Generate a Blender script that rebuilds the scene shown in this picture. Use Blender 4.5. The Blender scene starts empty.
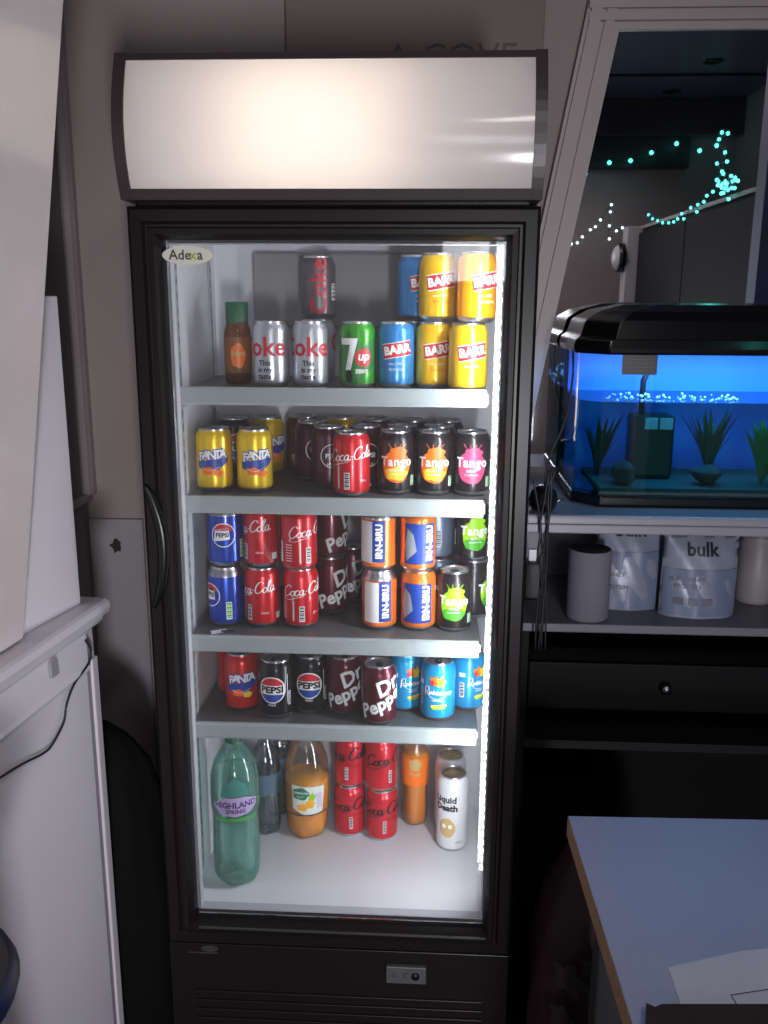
import bpy, bmesh, math, random
from mathutils import Vector, Matrix, Euler
random.seed(7)
C = bpy.context.scene.collection
SC = bpy.context.scene
PI = math.pi

# ------------------------------------------------------------------ camera, world, lights, exposure
CAM = Vector((0.146, -1.42, 1.5)); FPX = 900.0
PITCH, YAW = math.radians(13.4), math.radians(2.9)
cd = bpy.data.cameras.new('camera'); cam = bpy.data.objects.new('camera', cd); C.objects.link(cam)
cam.location = CAM; ROLL = math.radians(0.3)
CR = Euler((PI/2 - PITCH, 0, YAW)).to_matrix() @ Matrix.Rotation(ROLL, 3, 'Z')
cam.rotation_euler = CR.to_euler()
cd.lens = FPX/1024*36; cd.sensor_width = 36; cd.clip_start = 0.02
SC.camera = cam

w = bpy.data.worlds.new('world'); SC.world = w; w.use_nodes = True
w.node_tree.nodes['Background'].inputs[0].default_value = (0.75, 0.82, 1.0, 1)
w.node_tree.nodes['Background'].inputs[1].default_value = 1.6

SC.view_settings.view_transform = 'Standard'; SC.view_settings.look = 'None'
SC.view_settings.exposure = 0.0; SC.view_settings.gamma = 1.0; SC.view_settings.use_curve_mapping = False

def area(name, loc, direction, sx, sy, power, col, spread=180):
    l = bpy.data.lights.new(name, 'AREA'); l.shape = 'RECTANGLE'; l.size = sx; l.size_y = sy
    l.energy = power; l.color = col; l.spread = math.radians(spread)
    o = bpy.data.objects.new(name, l); C.objects.link(o); o.location = loc
    o.rotation_euler = Vector(direction).to_track_quat('-Z', 'Y').to_euler()
    return o
# daylight through the small window in the rear wall
area('window_daylight', (0.435, -3.12, 1.765), (-0.27, 1, -0.22), 0.50, 0.38, 5, (0.93, 0.95, 1.0))
# ceiling batten light behind the camera
area('ceiling_light_glow', (0.525, -2.05, 2.56), (-0.25, 0.12, -1), 0.8, 0.10, 11.5, (1.0, 0.93, 0.92))
# fill light for the left side, added behind an invented low opening
area('added_fill_light', (0.67, -3.12, 0.84), (-0.42, 1, 0.1), 0.24, 0.42, 16.5, (0.97, 0.95, 1.0), 100)
# the LED strip of the fridge, the lamp of the sign and the aquarium lamp
area('cooler_led_light', (0.2465, 0.045, 1.03), (-0.80, 0.60, 0.0), 0.012, 1.1, 5.2, (0.90, 0.94, 1.0))
area('aquarium_lamp_light', (0.72, 0.43, 1.395), (0, 0.1, -1), 0.42, 0.12, 6.3, (0.12, 0.42, 1.0))

# ------------------------------------------------------------------ helpers
def ray(px, py):
    d = CR @ Vector(((px-384)/FPX, -(py-512)/FPX, -1)); return d
def on_y(px, py, Y):
    d = ray(px, py); t = (Y-CAM.y)/d.y; return CAM + d*t
def on_z(px, py, Z):
    d = ray(px, py); t = (Z-CAM.z)/d.z; return CAM + d*t
def on_plane(px, py, p0, n):
    d = ray(px, py); t = (Vector(p0)-CAM).dot(n)/d.dot(n); return CAM + d*t
def xat(px, y, z):          # the x at which a point of depth y and height z stands for that bearing
    k = (px-384)/FPX
    a = CR.transposed()
    v = Vector((0, y-CAM.y, z-CAM.z)); c = a @ v; e = a @ Vector((1, 0, 0))
    # (c.x + x e.x) / -(c.z + x e.z) = k
    x = (-k*c.z - c.x)/(e.x + k*e.z); return CAM.x + x

def lin(c):
    out = []
    for v in c[:3]:
        v /= 255.0
        out.append(v/12.92 if v <= 0.04045 else ((v+0.055)/1.055)**2.4)
    return (*out, 1)

MATS = {}
def mat(name, col, rough=0.5, metal=0.0, bump=0.0, bscale=60, vary=0.0, vscale=8, emit=0.0, coat=0.0, ecol=None, spec=0.5):
    if name in MATS: return MATS[name]
    m = bpy.data.materials.new(name); m.use_nodes = True; nt = m.node_tree; b = nt.nodes['Principled BSDF']
    c = lin(col)
    b.inputs['Base Color'].default_value = c; b.inputs['Roughness'].default_value = rough
    b.inputs['Metallic'].default_value = metal; b.inputs['Coat Weight'].default_value = coat
    b.inputs['Coat Roughness'].default_value = 0.08; b.inputs['Specular IOR Level'].default_value = spec
    if vary > 0:
        tc = nt.nodes.new('ShaderNodeTexCoord'); no = nt.nodes.new('ShaderNodeTexNoise'); no.inputs['Scale'].default_value = vscale
        no.inputs['Detail'].default_value = 6
        nt.links.new(tc.outputs['Object'], no.inputs['Vector'])
        mx = nt.nodes.new('ShaderNodeMixRGB'); mx.inputs[1].default_value = tuple(max(0, v*(1-vary)) for v in c[:3])+(1,)
        mx.inputs[2].default_value = tuple(min(1, v*(1+vary)) for v in c[:3])+(1,)
        nt.links.new(no.outputs['Fac'], mx.inputs[0]); nt.links.new(mx.outputs[0], b.inputs['Base Color'])
    if bump > 0:
        tc = nt.nodes.new('ShaderNodeTexCoord'); no = nt.nodes.new('ShaderNodeTexNoise'); no.inputs['Scale'].default_value = bscale
        bp = nt.nodes.new('ShaderNodeBump'); bp.inputs['Strength'].default_value = bump; bp.inputs['Distance'].default_value = 0.002
        nt.links.new(tc.outputs['Object'], no.inputs['Vector']); nt.links.new(no.outputs['Fac'], bp.inputs['Height']); nt.links.new(bp.outputs[0], b.inputs['Normal'])
    if emit > 0:
        b.inputs['Emission Color'].default_value = lin(ecol or col); b.inputs['Emission Strength'].default_value = emit
    MATS[name] = m; return m

def thin(name, tint, gloss=0.07, haze=0.0, hazecol=(200, 200, 200), rough=0.02):
    """thin clear sheet: passes tinted light straight through, reflects a little, scatters a little"""
    if name in MATS: return MATS[name]
    m = bpy.data.materials.new(name); m.use_nodes = True; nt = m.node_tree; nt.nodes.clear()
    out = nt.nodes.new('ShaderNodeOutputMaterial'); tr = nt.nodes.new('ShaderNodeBsdfTransparent'); gl = nt.nodes.new('ShaderNodeBsdfGlossy')
    df = nt.nodes.new('ShaderNodeBsdfDiffuse'); m1 = nt.nodes.new('ShaderNodeMixShader'); m2 = nt.nodes.new('ShaderNodeMixShader')
    fr = nt.nodes.new('ShaderNodeLayerWeight'); fr.inputs['Blend'].default_value = 0.25
    mr = nt.nodes.new('ShaderNodeMapRange'); mr.inputs[3].default_value = gloss; mr.inputs[4].default_value = min(1, gloss+0.7)
    tr.inputs[0].default_value = (*tint, 1); df.inputs[0].default_value = lin(hazecol); gl.inputs['Roughness'].default_value = rough
    L = nt.links.new
    L(fr.outputs['Fresnel'], mr.inputs[0]); m1.inputs[0].default_value = haze
    L(tr.outputs[0], m1.inputs[1]); L(df.outputs[0], m1.inputs[2])
    L(mr.outputs[0], m2.inputs[0]); L(m1.outputs[0], m2.inputs[1]); L(gl.outputs[0], m2.inputs[2]); L(m2.outputs[0], out.inputs[0])
    MATS[name] = m; return m

def obj(name, bm, mats, parent=None, smooth=False, bevel=0.0):
    me = bpy.data.meshes.new(name); bm.to_mesh(me); bm.free()
    return obj_me(name, me, mats, parent, smooth, bevel)
def obj_me(name, me, mats, parent=None, smooth=False, bevel=0.0):
    if mats is not None:
        for m in (mats if isinstance(mats, (list, tuple)) else [mats]): me.materials.append(m)
    if smooth:
        for p in me.polygons: p.use_smooth = True
    o = bpy.data.objects.new(name, me); C.objects.link(o)
    if parent: o.parent = parent
    if bevel > 0:
        b = o.modifiers.new('bevel', 'BEVEL'); b.width = bevel; b.segments = 2; b.limit_method = 'ANGLE'; b.angle_limit = math.radians(40)
    return o
def thing(name, label, cat, loc=(0, 0, 0), rz=0, group=None):
    o = bpy.data.objects.new(name, None); C.objects.link(o); o.empty_display_size = 0.02
    o.location = loc; o.rotation_euler = (0, 0, rz); return tag(o, label, cat, group)
def tag(o, label, cat, group=None):
    o['label'] = label; o['category'] = cat
    if group: o['group'] = group
    return o
def struct(o): o['kind'] = 'structure'; return o

def box(bm, x0, x1, y0, y1, z0, z1, mi=0, M=None):
    v = [bm.verts.new((x, y, z)) for z in (z0, z1) for y in (y0, y1) for x in (x0, x1)]
    if M is not None:
        for q in v: q.co = M @ q.co
    for f in ((0, 2, 3, 1), (4, 5, 7, 6), (0, 1, 5, 4), (1, 3, 7, 5), (3, 2, 6, 7), (2, 0, 4, 6)):
        fc = bm.faces.new([v[i] for i in f]); fc.material_index = mi
    return v
def boxes(*bs):
    bm = bmesh.new()
    for b in bs: box(bm, *b)
    return bm
def prism(bm, pts, axis, a, b, mi=0):
    """extrude a 2D outline along an axis ('x': pts are (y,z); 'y': (x,z); 'z': (x,y))"""
    def p(u, v, t): return {'x': (t, u, v), 'y': (u, t, v), 'z': (u, v, t)}[axis]
    A = [bm.verts.new(p(u, v, a)) for u, v in pts]; B = [bm.verts.new(p(u, v, b)) for u, v in pts]
    n = len(pts); fs = [bm.faces.new(A), bm.faces.new(B[::-1])]
    for i in range(n): fs.append(bm.faces.new((A[i], B[i], B[(i+1) % n], A[(i+1) % n])))
    for f in fs: f.material_index = mi
    bmesh.ops.recalc_face_normals(bm, faces=fs)
def lathe(bm, prof, seg=32, mi=0, c=(0, 0, 0), cap=True, fn=None):
    """prof: list of (r,z[,mat])"""
    rings = []
    for r, z, *_ in prof:
        if r < 1e-6: rings.append([bm.verts.new((c[0], c[1], c[2]+z))])
        else:
            rings.append([bm.verts.new((c[0]+(fn(r, z, k*2*PI/seg) if fn else r)*math.cos(k*2*PI/seg), c[1]+(fn(r, z, k*2*PI/seg) if fn else r)*math.sin(k*2*PI/seg), c[2]+z)) for k in range(seg)])
    for i in range(len(rings)-1):
        A, B = rings[i], rings[i+1]; m = prof[i+1][2] if len(prof[i+1]) > 2 else mi
        for k in range(seg):
            k2 = (k+1) % seg
            if len(A) == 1 and len(B) == 1: continue
            if len(A) == 1: f = bm.faces.new((A[0], B[k2], B[k]))
            elif len(B) == 1: f = bm.faces.new((A[k], A[k2], B[0]))
            else: f = bm.faces.new((A[k], A[k2], B[k2], B[k]))
            f.material_index = m; f.smooth = True
def tube(bm, pts, r, seg=8, mi=0, closed=False):
    pts = [Vector(p) for p in pts]; n = len(pts); rings = []
    for i, p in enumerate(pts):
        t = (pts[min(i+1, n-1)]-pts[max(i-1, 0)]).normalized()
        up = Vector((0, 0, 1)) if abs(t.z) < 0.9 else Vector((1, 0, 0))
        a = t.cross(up).normalized(); b = t.cross(a)
        rr = r(i/(n-1)) if callable(r) else r
        rings.append([bm.verts.new(p+a*math.cos(k*2*PI/seg)*rr+b*math.sin(k*2*PI/seg)*rr) for k in range(seg)])
    for i in range(n-1):
        for k in range(seg):
            f = bm.faces.new((rings[i][k], rings[i][(k+1) % seg], rings[i+1][(k+1) % seg], rings[i+1][k])); f.smooth = True; f.material_index = mi
    bm.faces.new(rings[0][::-1]).material_index = mi; bm.faces.new(rings[-1]).material_index = mi
def crom(pts, n=8):
    P = [Vector(p) for p in pts]; P = [2*P[0]-P[1]]+P+[2*P[-1]-P[-2]]; out = []
    for i in range(1, len(P)-2):
        for k in range(n):
            t = k/n
            out.append(0.5*((2*P[i])+(P[i+1]-P[i-1])*t+(2*P[i-1]-5*P[i]+4*P[i+1]-P[i+2])*t*t+(3*P[i]-P[i-1]-3*P[i+1]+P[i+2])*t**3))
    out.append(P[-2]); return out

# flat graphics, later wrapped round a can or laid on a face -----------------------------------------
GC = {}
def glyphs(s, size, shear=0.0, bold=0.0, space=1.0):
    key = (s, size, shear, bold, space)
    if key in GC: return GC[key]
    cu = bpy.data.curves.new('t', 'FONT'); cu.body = s; cu.size = size; cu.align_x = 'CENTER'; cu.align_y = 'CENTER'
    cu.shear = shear; cu.offset = bold; cu.resolution_u = 2; cu.space_character = space
    o = bpy.data.objects.new('t', cu); C.objects.link(o); dg = bpy.context.evaluated_depsgraph_get(); dg.update()
    me = o.evaluated_get(dg).to_mesh()
    vs = [(v.co.x, v.co.y) for v in me.vertices]; fs = [tuple(p.vertices) for p in me.polygons]
    o.evaluated_get(dg).to_mesh_clear(); bpy.data.objects.remove(o); bpy.data.curves.remove(cu)
    GC[key] = (vs, fs); return GC[key]
class G:
    """flat graphics: pieces (verts, faces, material index, layer) in (x, z)"""
    def __init__(s): s.p = []
    def add(s, vs, fs, m, layer, cx=0, cz=0, rot=0, sx=1, sz=1):
        c, q = math.cos(rot), math.sin(rot)
        s.p.append(([(cx+(x*sx)*c-(y*sz)*q, cz+(x*sx)*q+(y*sz)*c) for x, y in vs], fs, m, layer)); return s
    def text(s, t, size, cx, cz, m, layer=3, rot=0, shear=0, bold=0.0, sx=1, space=1.0):
        vs, fs = glyphs(t, size, shear, bold, space); return s.add(vs, fs, m, layer, cx, cz, rot, sx)
    def poly(s, pts, m, layer=1, cx=0, cz=0, rot=0): return s.add(pts, [tuple(range(len(pts)))], m, layer, cx, cz, rot)
    def rect(s, w, h, cx, cz, m, layer=1, rot=0): return s.poly([(-w/2, -h/2), (w/2, -h/2), (w/2, h/2), (-w/2, h/2)], m, layer, cx, cz, rot)
    def oval(s, rx, rz, cx, cz, m, layer=1, n=28, wob=0, rot=0, a0=0, a1=2*PI):
        return s.poly([((1+wob*math.sin(5*(a0+(a1-a0)*k/n)+1))*rx*math.cos(a0+(a1-a0)*k/n), (1+wob*math.sin(5*(a0+(a1-a0)*k/n)+1))*rz*math.sin(a0+(a1-a0)*k/n)) for k in range(n)], m, layer, cx, cz, rot)
    def ring(s, r, wd, cx, cz, m, layer=2, a0=0, a1=2*PI, n=36):
        vs, fs = [], []
        for k in range(n+1):
            a = a0+(a1-a0)*k/n; vs += [((r-wd/2)*math.cos(a), (r-wd/2)*math.sin(a)), ((r+wd/2)*math.cos(a), (r+wd/2)*math.sin(a))]
        for k in range(n): fs.append((2*k, 2*k+1, 2*k+3, 2*k+2))
        return s.add(vs, fs, m, layer, cx, cz)
    def stroke(s, pts, wd, m, layer=3, cx=0, cz=0, rot=0, pen=0.6):
        P = [Vector((x, y, 0)) for x, y in pts]; P = crom(P, 5); vs, fs = [], []
        for i, p in enumerate(P):
            t = (P[min(i+1, len(P)-1)]-P[max(i-1, 0)]); t = t.normalized() if t.length else Vector((1, 0, 0))
            n = Vector((-t.y, t.x, 0)); ww = wd*(1-pen+pen*abs(t.y))
            vs += [tuple((p-n*ww/2).xy), tuple((p+n*ww/2).xy)]
        for i in range(len(P)-1): fs.append((2*i, 2*i+2, 2*i+3, 2*i+1))
        return s.add(vs, fs, m, layer, cx, cz, rot)
    def barcode(s, w_, h_, cx, cz, mw, mk, rot=0):
        s.rect(w_, h_, cx, cz, mw, 2, rot); c, q = math.cos(rot), math.sin(rot)
        for k in range(8):
            u = (-0.4+0.8*k/7)*h_
            s.rect(w_*0.8, h_*0.05*(1+k % 2), cx-u*q, cz+u*c, mk, 3, rot)
        return s
    def script(s, h, cx, cz, m, rot=0, layer=3, wd=0.11, part='both'):
        """flowing hand-lettered words with a long tail under the capital"""
        Cc = [(.80, .80), (.70, 1.0), (.42, .97), (.15, .62), (.12, .22), (.32, .0), (.62, .12), (.85, .35)]
        o_ = [(.22, .48), (.06, .34), (.05, .12), (.2, .0), (.36, .12), (.38, .34), (.24, .48), (.36, .40), (.52, .44)]
        c_ = [(.36, .42), (.24, .49), (.07, .34), (.05, .12), (.2, .0), (.42, .14)]
        a_ = [(.36, .42), (.22, .48), (.06, .32), (.06, .1), (.18, .0), (.34, .2), (.38, .46), (.36, .1), (.46, .0), (.58, .12)]
        l_ = [(.0, .14), (.22, .62), (.30, .95), (.22, 1.02), (.12, .8), (.12, .14), (.22, .0), (.36, .1)]
        seq = [(Cc, 0), (o_, .78), (c_, 1.2), (a_, 1.6)]
        if part == 'both': seq += [([(0, .3), (.18, .33)], 2.16), (Cc, 2.36), (o_, 3.12), (l_, 3.5), (a_, 3.78)]
        width = 4.4 if part == 'both' else 2.2
        for pts, ox in seq:
            s.stroke([((x+ox-width/2+y*0.22)*h, (y-.5)*h) for x, y in pts], wd*h, m, layer, cx, cz, rot)
        s.stroke([((x-width/2)*h, (y-.5)*h) for x, y in [(.3, .05), (.1, -.22), (.6, -.32), (1.3, -.2), (2.0, -.1)]], wd*h*.8, m, layer, cx, cz, rot)
        return s
    def mesh(s, mapf, name='print', step=0.003, off=0.00022):
        bm = bmesh.new()
        for vs, fs, m, layer in s.p:
            b2 = bmesh.new(); V = [b2.verts.new((x, z, 0)) for x, z in vs]
            for f in fs:
                try: b2.faces.new([V[i] for i in f])
                except ValueError: pass
            if step:
                x0, x1 = min(v[0] for v in vs), max(v[0] for v in vs)
                k = math.ceil(x0/step)
                while k*step < x1:
                    bmesh.ops.bisect_plane(b2, geom=b2.verts[:]+b2.edges[:]+b2.faces[:], plane_co=(k*step, 0, 0), plane_no=(1, 0, 0)); k += 1
            b2.normal_update(); vm = {}
            for v in b2.verts: vm[v] = bm.verts.new(mapf(v.co.x, v.co.y, off*layer))
            for f in b2.faces:
                L = [vm[v] for v in f.verts]
                if f.normal.z < 0: L = L[::-1]
                try: nf = bm.faces.new(L); nf.material_index = m
                except ValueError: pass
            b2.free()
        me = bpy.data.meshes.new(name); bm.to_mesh(me); bm.free(); return me
def cyl(r): return lambda x, z, o: ((r+o)*math.sin(x/r), -(r+o)*math.cos(x/r), z)

# ------------------------------------------------------------------ shared materials
M_wall = mat('wall_paint', (148, 138, 136), 0.75, bump=0.35, bscale=90, vary=0.10, vscale=3)
M_wall2 = mat('wall_paint_grubby', (128, 123, 124), 0.75, bump=0.3, bscale=50, vary=0.14, vscale=4)
M_ceil = mat('ceiling_blue_lit', (92, 94, 122), 0.35, vary=0.08)  # blue spill of the tank lamp put into the base colour
M_floor = mat('floor_vinyl', (38, 36, 38), 0.5, vary=0.2)
M_rear = mat('rear_wall_paint', (170, 158, 158), 0.6, vary=0.06)
M_trim = mat('trim_paint', (165, 156, 156), 0.45, vary=0.05)
M_black = mat('cooler_black', (30, 26, 27), 0.32, spec=0.3)
M_brown = mat('header_frame_dark', (58, 50, 50), 0.38, bump=0.03)
M_liner = mat('liner_white', (218, 218, 224), 0.35, vary=0.03)
M_lip = mat('shelf_lip_plastic', (150, 158, 160), 0.35, vary=0.03)
M_tray = mat('shelf_tray', (96, 98, 100), 0.4, metal=0.3, vary=0.1)
M_alu = mat('aluminium', (205, 206, 210), 0.28, metal=1.0)
M_aluD = mat('aluminium_dark', (150, 150, 155), 0.35, metal=1.0)
M_glass = thin('door_glass', (0.93, 0.94, 0.94), 0.02, 0.03, (190, 185, 185))
M_white = mat('print_white', (235, 235, 235), 0.4)
M_ink = mat('print_black', (22, 20, 22), 0.4)
M_red = mat('print_red', (190, 30, 40), 0.4)
M_blue = mat('print_blue', (28, 62, 150), 0.4)
M_orange = mat('print_orange', (240, 110, 25), 0.4)
M_yel = mat('print_yellow', (245, 205, 40), 0.4)
M_green = mat('print_green', (70, 165, 40), 0.4)
M_pink = mat('print_pink', (205, 70, 110), 0.4)
M_gold = mat('print_gold', (200, 170, 110), 0.4)
M_grey = mat('print_grey', (150, 155, 160), 0.4)
M_lime = mat('print_lime', (150, 205, 30), 0.4)

# ------------------------------------------------------------------ room shell
WY = 0.61
struct(obj('floor', boxes((-1.6, 2.2, -3.4, 0.8, -0.05, 0.0)), M_floor))
struct(obj('ceiling', boxes((-1.6, 2.2, -3.4, 0.8, 2.61, 2.66)), M_ceil))
struct(obj('wall_back', boxes((-1.6, 2.2, WY, 0.8, 0, 2.61)), M_wall))
struct(obj('wall_left', boxes((-1.6, -1.3, -3.2, WY, 0, 2.61)), M_wall2))
struct(obj('wall_corner', boxes((-1.3, -0.655, 0.22, WY, 0, 2.61)), M_wall2))
struct(obj('wall_right', boxes((1.9, 2.2, -3.2, WY, 0, 2.61)), M_rear))
# rear wall with the small window opening and an added low one
wx0, wx1, wz0, wz1 = 0.17, 0.70, 1.56, 1.97
struct(obj('wall_rear', boxes((-1.3, wx0, -3.2, -3.08, 0, 2.61), (wx1, 1.9, -3.2, -3.08, 1.07, 2.61), (.81, 1.9, -3.2, -3.08, 0, 1.07), (.53, .81, -3.2, -3.08, 0, .61), (wx0, .53, -3.2, -3.08, 0, 1.07), (wx0, wx1, -3.2, -3.08, 1.07, wz0), (wx0, wx1, -3.2, -3.08, wz1, 2.61)), M_rear))
w2 = struct(obj('added_fill_opening', boxes((.53, .81, -3.12, -3.07, .61, .622), (.53, .81, -3.12, -3.07, 1.058, 1.07), (.53, .542, -3.12, -3.07, .622, 1.058), (.798, .81, -3.12, -3.07, .622, 1.058)), M_trim))  # unseen low opening, added only to let the fill light in
obj('pane', boxes((.542, .798, -3.145, -3.14, .622, 1.058)), thin('window_glass', (.97, .97, .97), .05), w2)
wf = struct(obj('window_1', boxes((wx0, wx1, -3.12, -3.07, wz0, wz0+.02), (wx0, wx1, -3.12, -3.07, wz1-.02, wz1), (wx0, wx0+.02, -3.12, -3.07, wz0+.02, wz1-.02), (wx1-.02, wx1, -3.12, -3.07, wz0+.02, wz1-.02), (.42, .45, -3.12, -3.07, wz0+.02, wz1-.02)), M_trim))
obj('pane', boxes((wx0+.02, wx1-.02, -3.145, -3.14, wz0+.02, wz1-.02)), thin('window_glass', (.97, .97, .97), .05), wf)
bt = thing('ceiling_batten', 'long ceiling batten light above and behind the camera', 'lamp', (0.525, -2.05, 2.61))
obj('batten_housing', boxes((-.425, .425, -.06, .06, -.035, 0)), M_liner, bt, bevel=.004)
# pelmet and boxed beam on the rear wall, seen in the mirror; joint in the ceiling panels
struct(obj('trim_1', boxes((0.75, 1.9, -3.08, -2.95, 2.41, 2.61)), mat('pelmet_gloss', (80, 76, 80), 0.15, coat=0.5), bevel=.004))
struct(obj('trim_2', boxes((0.75, 1.62, -3.08, -3.00, 2.24, 2.41)), mat('boxing_dark', (62, 58, 62), 0.5), bevel=.004))
struct(obj('trim_3', boxes((0.6, 1.9, -2.42, -2.40, 2.600, 2.6105)), mat('joint_dark', (30, 32, 48), 0.6)))
# jamb nearer the mirror, the tank's blue light put into its colour
struct(obj('wall_nib', boxes((1.155, 1.9, -0.42, -0.34, 0, 2.61)), mat('jamb_blue_lit', (120, 128, 160), 0.55, vary=.06)))
# corner moulding behind the cooler
bm = bmesh.new()
prism(bm, [(-0.63, .61), (-0.63, .575), (-0.622, .572), (-0.612, .578), (-0.606, .59), (-0.606, .61)], 'z', 1.05, 2.61)
box(bm, -0.634, -0.617, .30, .61, 1.035, 1.055); bm.transform(Matrix.Translation((-.025, 0, 0)))
struct(obj('trim_4', bm, mat('moulding_paint', (150, 140, 140), 0.5, vary=.06), bevel=.002))
bm = bmesh.new(); box(bm, -0.655, -0.525, .60, .612, 0, .99); struct(obj('baseboard_back', bm, mat('lower_board', (150, 145, 148), .6, vary=.12, vscale=5), bevel=.003))
# flaked paint
def blob_patch(name, px, py, rx, rz, Y, seed, label):
    rnd = random.Random(seed); c = on_y(px, py, Y); bm = bmesh.new(); pts = []
    for k in range(14):
        a = k*2*PI/14; q = 0.6+0.7*rnd.random(); pts.append((c.x+rx*q*math.cos(a), c.z+rz*q*math.sin(a)))
    prism(bm, pts, 'y', Y-0.0015, Y)
    tag(obj(name, bm, mat('bare_plaster_dark', (40, 36, 36), .8, vary=.3, vscale=40)), label, 'paint flake')
blob_patch('paint_flake', 116, 545, .014, .016, .600, 3, 'larger dark flake of missing paint on the wall left of the fridge')
blob_patch('paint_flake', 137, 541, .004, .008, WY, 5, 'smaller dark fleck of missing paint beside the fridge edge')

# reflected room: things behind the camera, seen in the mirror
def refl(px, py, D):
    """point of the real room whose image in the mirror lies in this direction at travelled depth D (along y)"""
    p = on_y(px, py, CAM.y+D); return Vector((p.x, 2*WY-0.012-p.y, p.z))
cup = thing('tall_cupboard', 'tall dark cupboard seen in the mirror under the string lights', 'cupboard', (1.255, -1.5, 0))
obj('carcass', boxes((0.0, .45, -.94, .89, .0, 1.86)), mat('cupboard_dark', (17, 16, 17), 0.75, vary=.1, spec=.15), cup, bevel=.004)
obj('top_edge', boxes((-.012, .46, -.95, .90, 1.86, 1.875)), mat('cupboard_edge', (150, 140, 136), .5), cup)
obj('door', boxes((-.018, -.001, -.935, -.03,   .05, 1.84)), MATS['cupboard_dark'], cup, bevel=.003)
obj('door', boxes((-.018, -.001, -.02, .885,   .05, 1.84)), MATS['cupboard_dark'], cup, bevel=.003)
obj('handle', boxes((-.04, -.019, -.10, -.07, 1.30, 1.33)), mat('handle_dark', (24, 22, 22), .3), cup, bevel=.003)
post = struct(obj('wall_post', boxes((1.19, 1.35, -2.62, -2.50, 0, 1.88)), mat('post_white', (205, 198, 200), .5), bevel=.004))
p = refl(617, 255, 4.86)
clk = thing('round_wall_lamp', 'round white lamp with a dark rim seen edge-on in the mirror', 'lamp', (1.175, -2.56, p.z), 0)
Rm = Matrix.Rotation(-PI/2, 4, 'Y')
bm = bmesh.new(); lathe(bm, [(0, .05), (.03, .047), (.055, .036), (.068, .02)], 24); bm.transform(Rm); obj('lamp_glass', bm, mat('lamp_white', (225, 225, 228), .3), clk, True)
bm = bmesh.new(); lathe(bm, [(.068, .021), (.076, .02), (.078, -.012), (0, -.012)], 24); bm.transform(Rm); obj('lamp_rim', bm, mat('lamp_rim_dark', (40, 38, 40), .25), clk, True)
for (x, y, lb) in ((1.47, -2.15, 'recessed ceiling spotlight nearer the top edge of the mirror'), (1.44, -2.80, 'recessed ceiling spotlight lower in the mirror, past the panel joint')):
    s = thing('ceiling_spotlight', lb, 'spotlight', (x, y, 2.61), 0, 'recessed spotlights in the blue ceiling')
    bm = bmesh.new(); lathe(bm, [(.03, -.001), (.036, -.006), (.048, -.006), (.052, 0)], 24); obj('bezel', bm, mat('spot_bezel', (60, 58, 62), .15, metal=1), s, True)
    bm = bmesh.new(); lathe(bm, [(0, -.003), (.02, -.002), (.031, -.001)], 24); obj('lens', bm, mat('spot_lens', (20, 20, 24), .1), s, True)

def refl_x(px, py, X):
    d = ray(px, py); t = (X-CAM.x)/d.x; p = CAM+d*t; return Vector((X, 2*WY-.012-p.y, p.z))
def bulbs(name, label, pts, colname, col, emit, r, lead=None):
    t = thing(name, label, 'string lights', (0, 0, 0), 0)
    bm = bmesh.new(); tube(bm, crom(pts, 4), .0015, 5); obj('wire', bm, mat('wire_dark', (25, 30, 30), .5), t)
    b0 = bmesh.new(); bmesh.ops.create_uvsphere(b0, u_segments=8, v_segments=6, radius=r)
    me = bpy.data.meshes.new('bulb'); b0.to_mesh(me); b0.free(); me.materials.append(mat(colname, col, .3, emit=emit))
    for q in pts:
        o = bpy.data.objects.new('bulb', me); C.objects.link(o); o.parent = t; o.location = q
TE, WH = ('bulb_teal', (90, 255, 235), 5), ('bulb_white', (225, 255, 250), 5)
row = [(585, 174), (609, 163), (630, 161), (651, 153), (676, 144), (699, 151), (716, 146)]
bulbs('string_lights', 'widely spaced teal fairy lights strung across the wall in the mirror', [refl(x, y, 5.55) for x, y in row], *TE, .011)
r2 = random.Random(4); cl = [(721, 133), (727, 134), (718, 140), (724, 153), (726, 162), (716, 164), (721, 172), (716, 180), (722, 184)]
cl += [(724+r2.gauss(0, 7), 186+r2.gauss(0, 6)) for _ in range(26)]
bulbs('string_lights', 'bunched teal fairy lights tangled in a knot in the mirror', [refl_x(x, y, 1.225) for x, y in cl], *TE, .0065)
gl = [(648, 215), (652, 219), (657, 221), (662, 223), (668, 223), (673, 222), (677, 219), (681, 214), (683, 219), (690, 208), (696, 212), (697, 205), (703, 202), (706, 196), (712, 192)]
bulbs('string_lights', 'teal fairy lights drooping along the dark cupboard top in the mirror', [refl_x(x, y, 1.228) for x, y in gl], *TE, .006)
wl = [(571, 244), (577, 243), (582, 237), (590, 230), (595, 227), (600, 220), (611, 205), (610, 212), (609, 226), (609, 239), (616, 231), (622, 228)]
bulbs('string_lights', 'white fairy lights zigzagging down the pale wall in the mirror', [refl(x, y, 5.55) for x, y in wl], *WH, .007)

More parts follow.
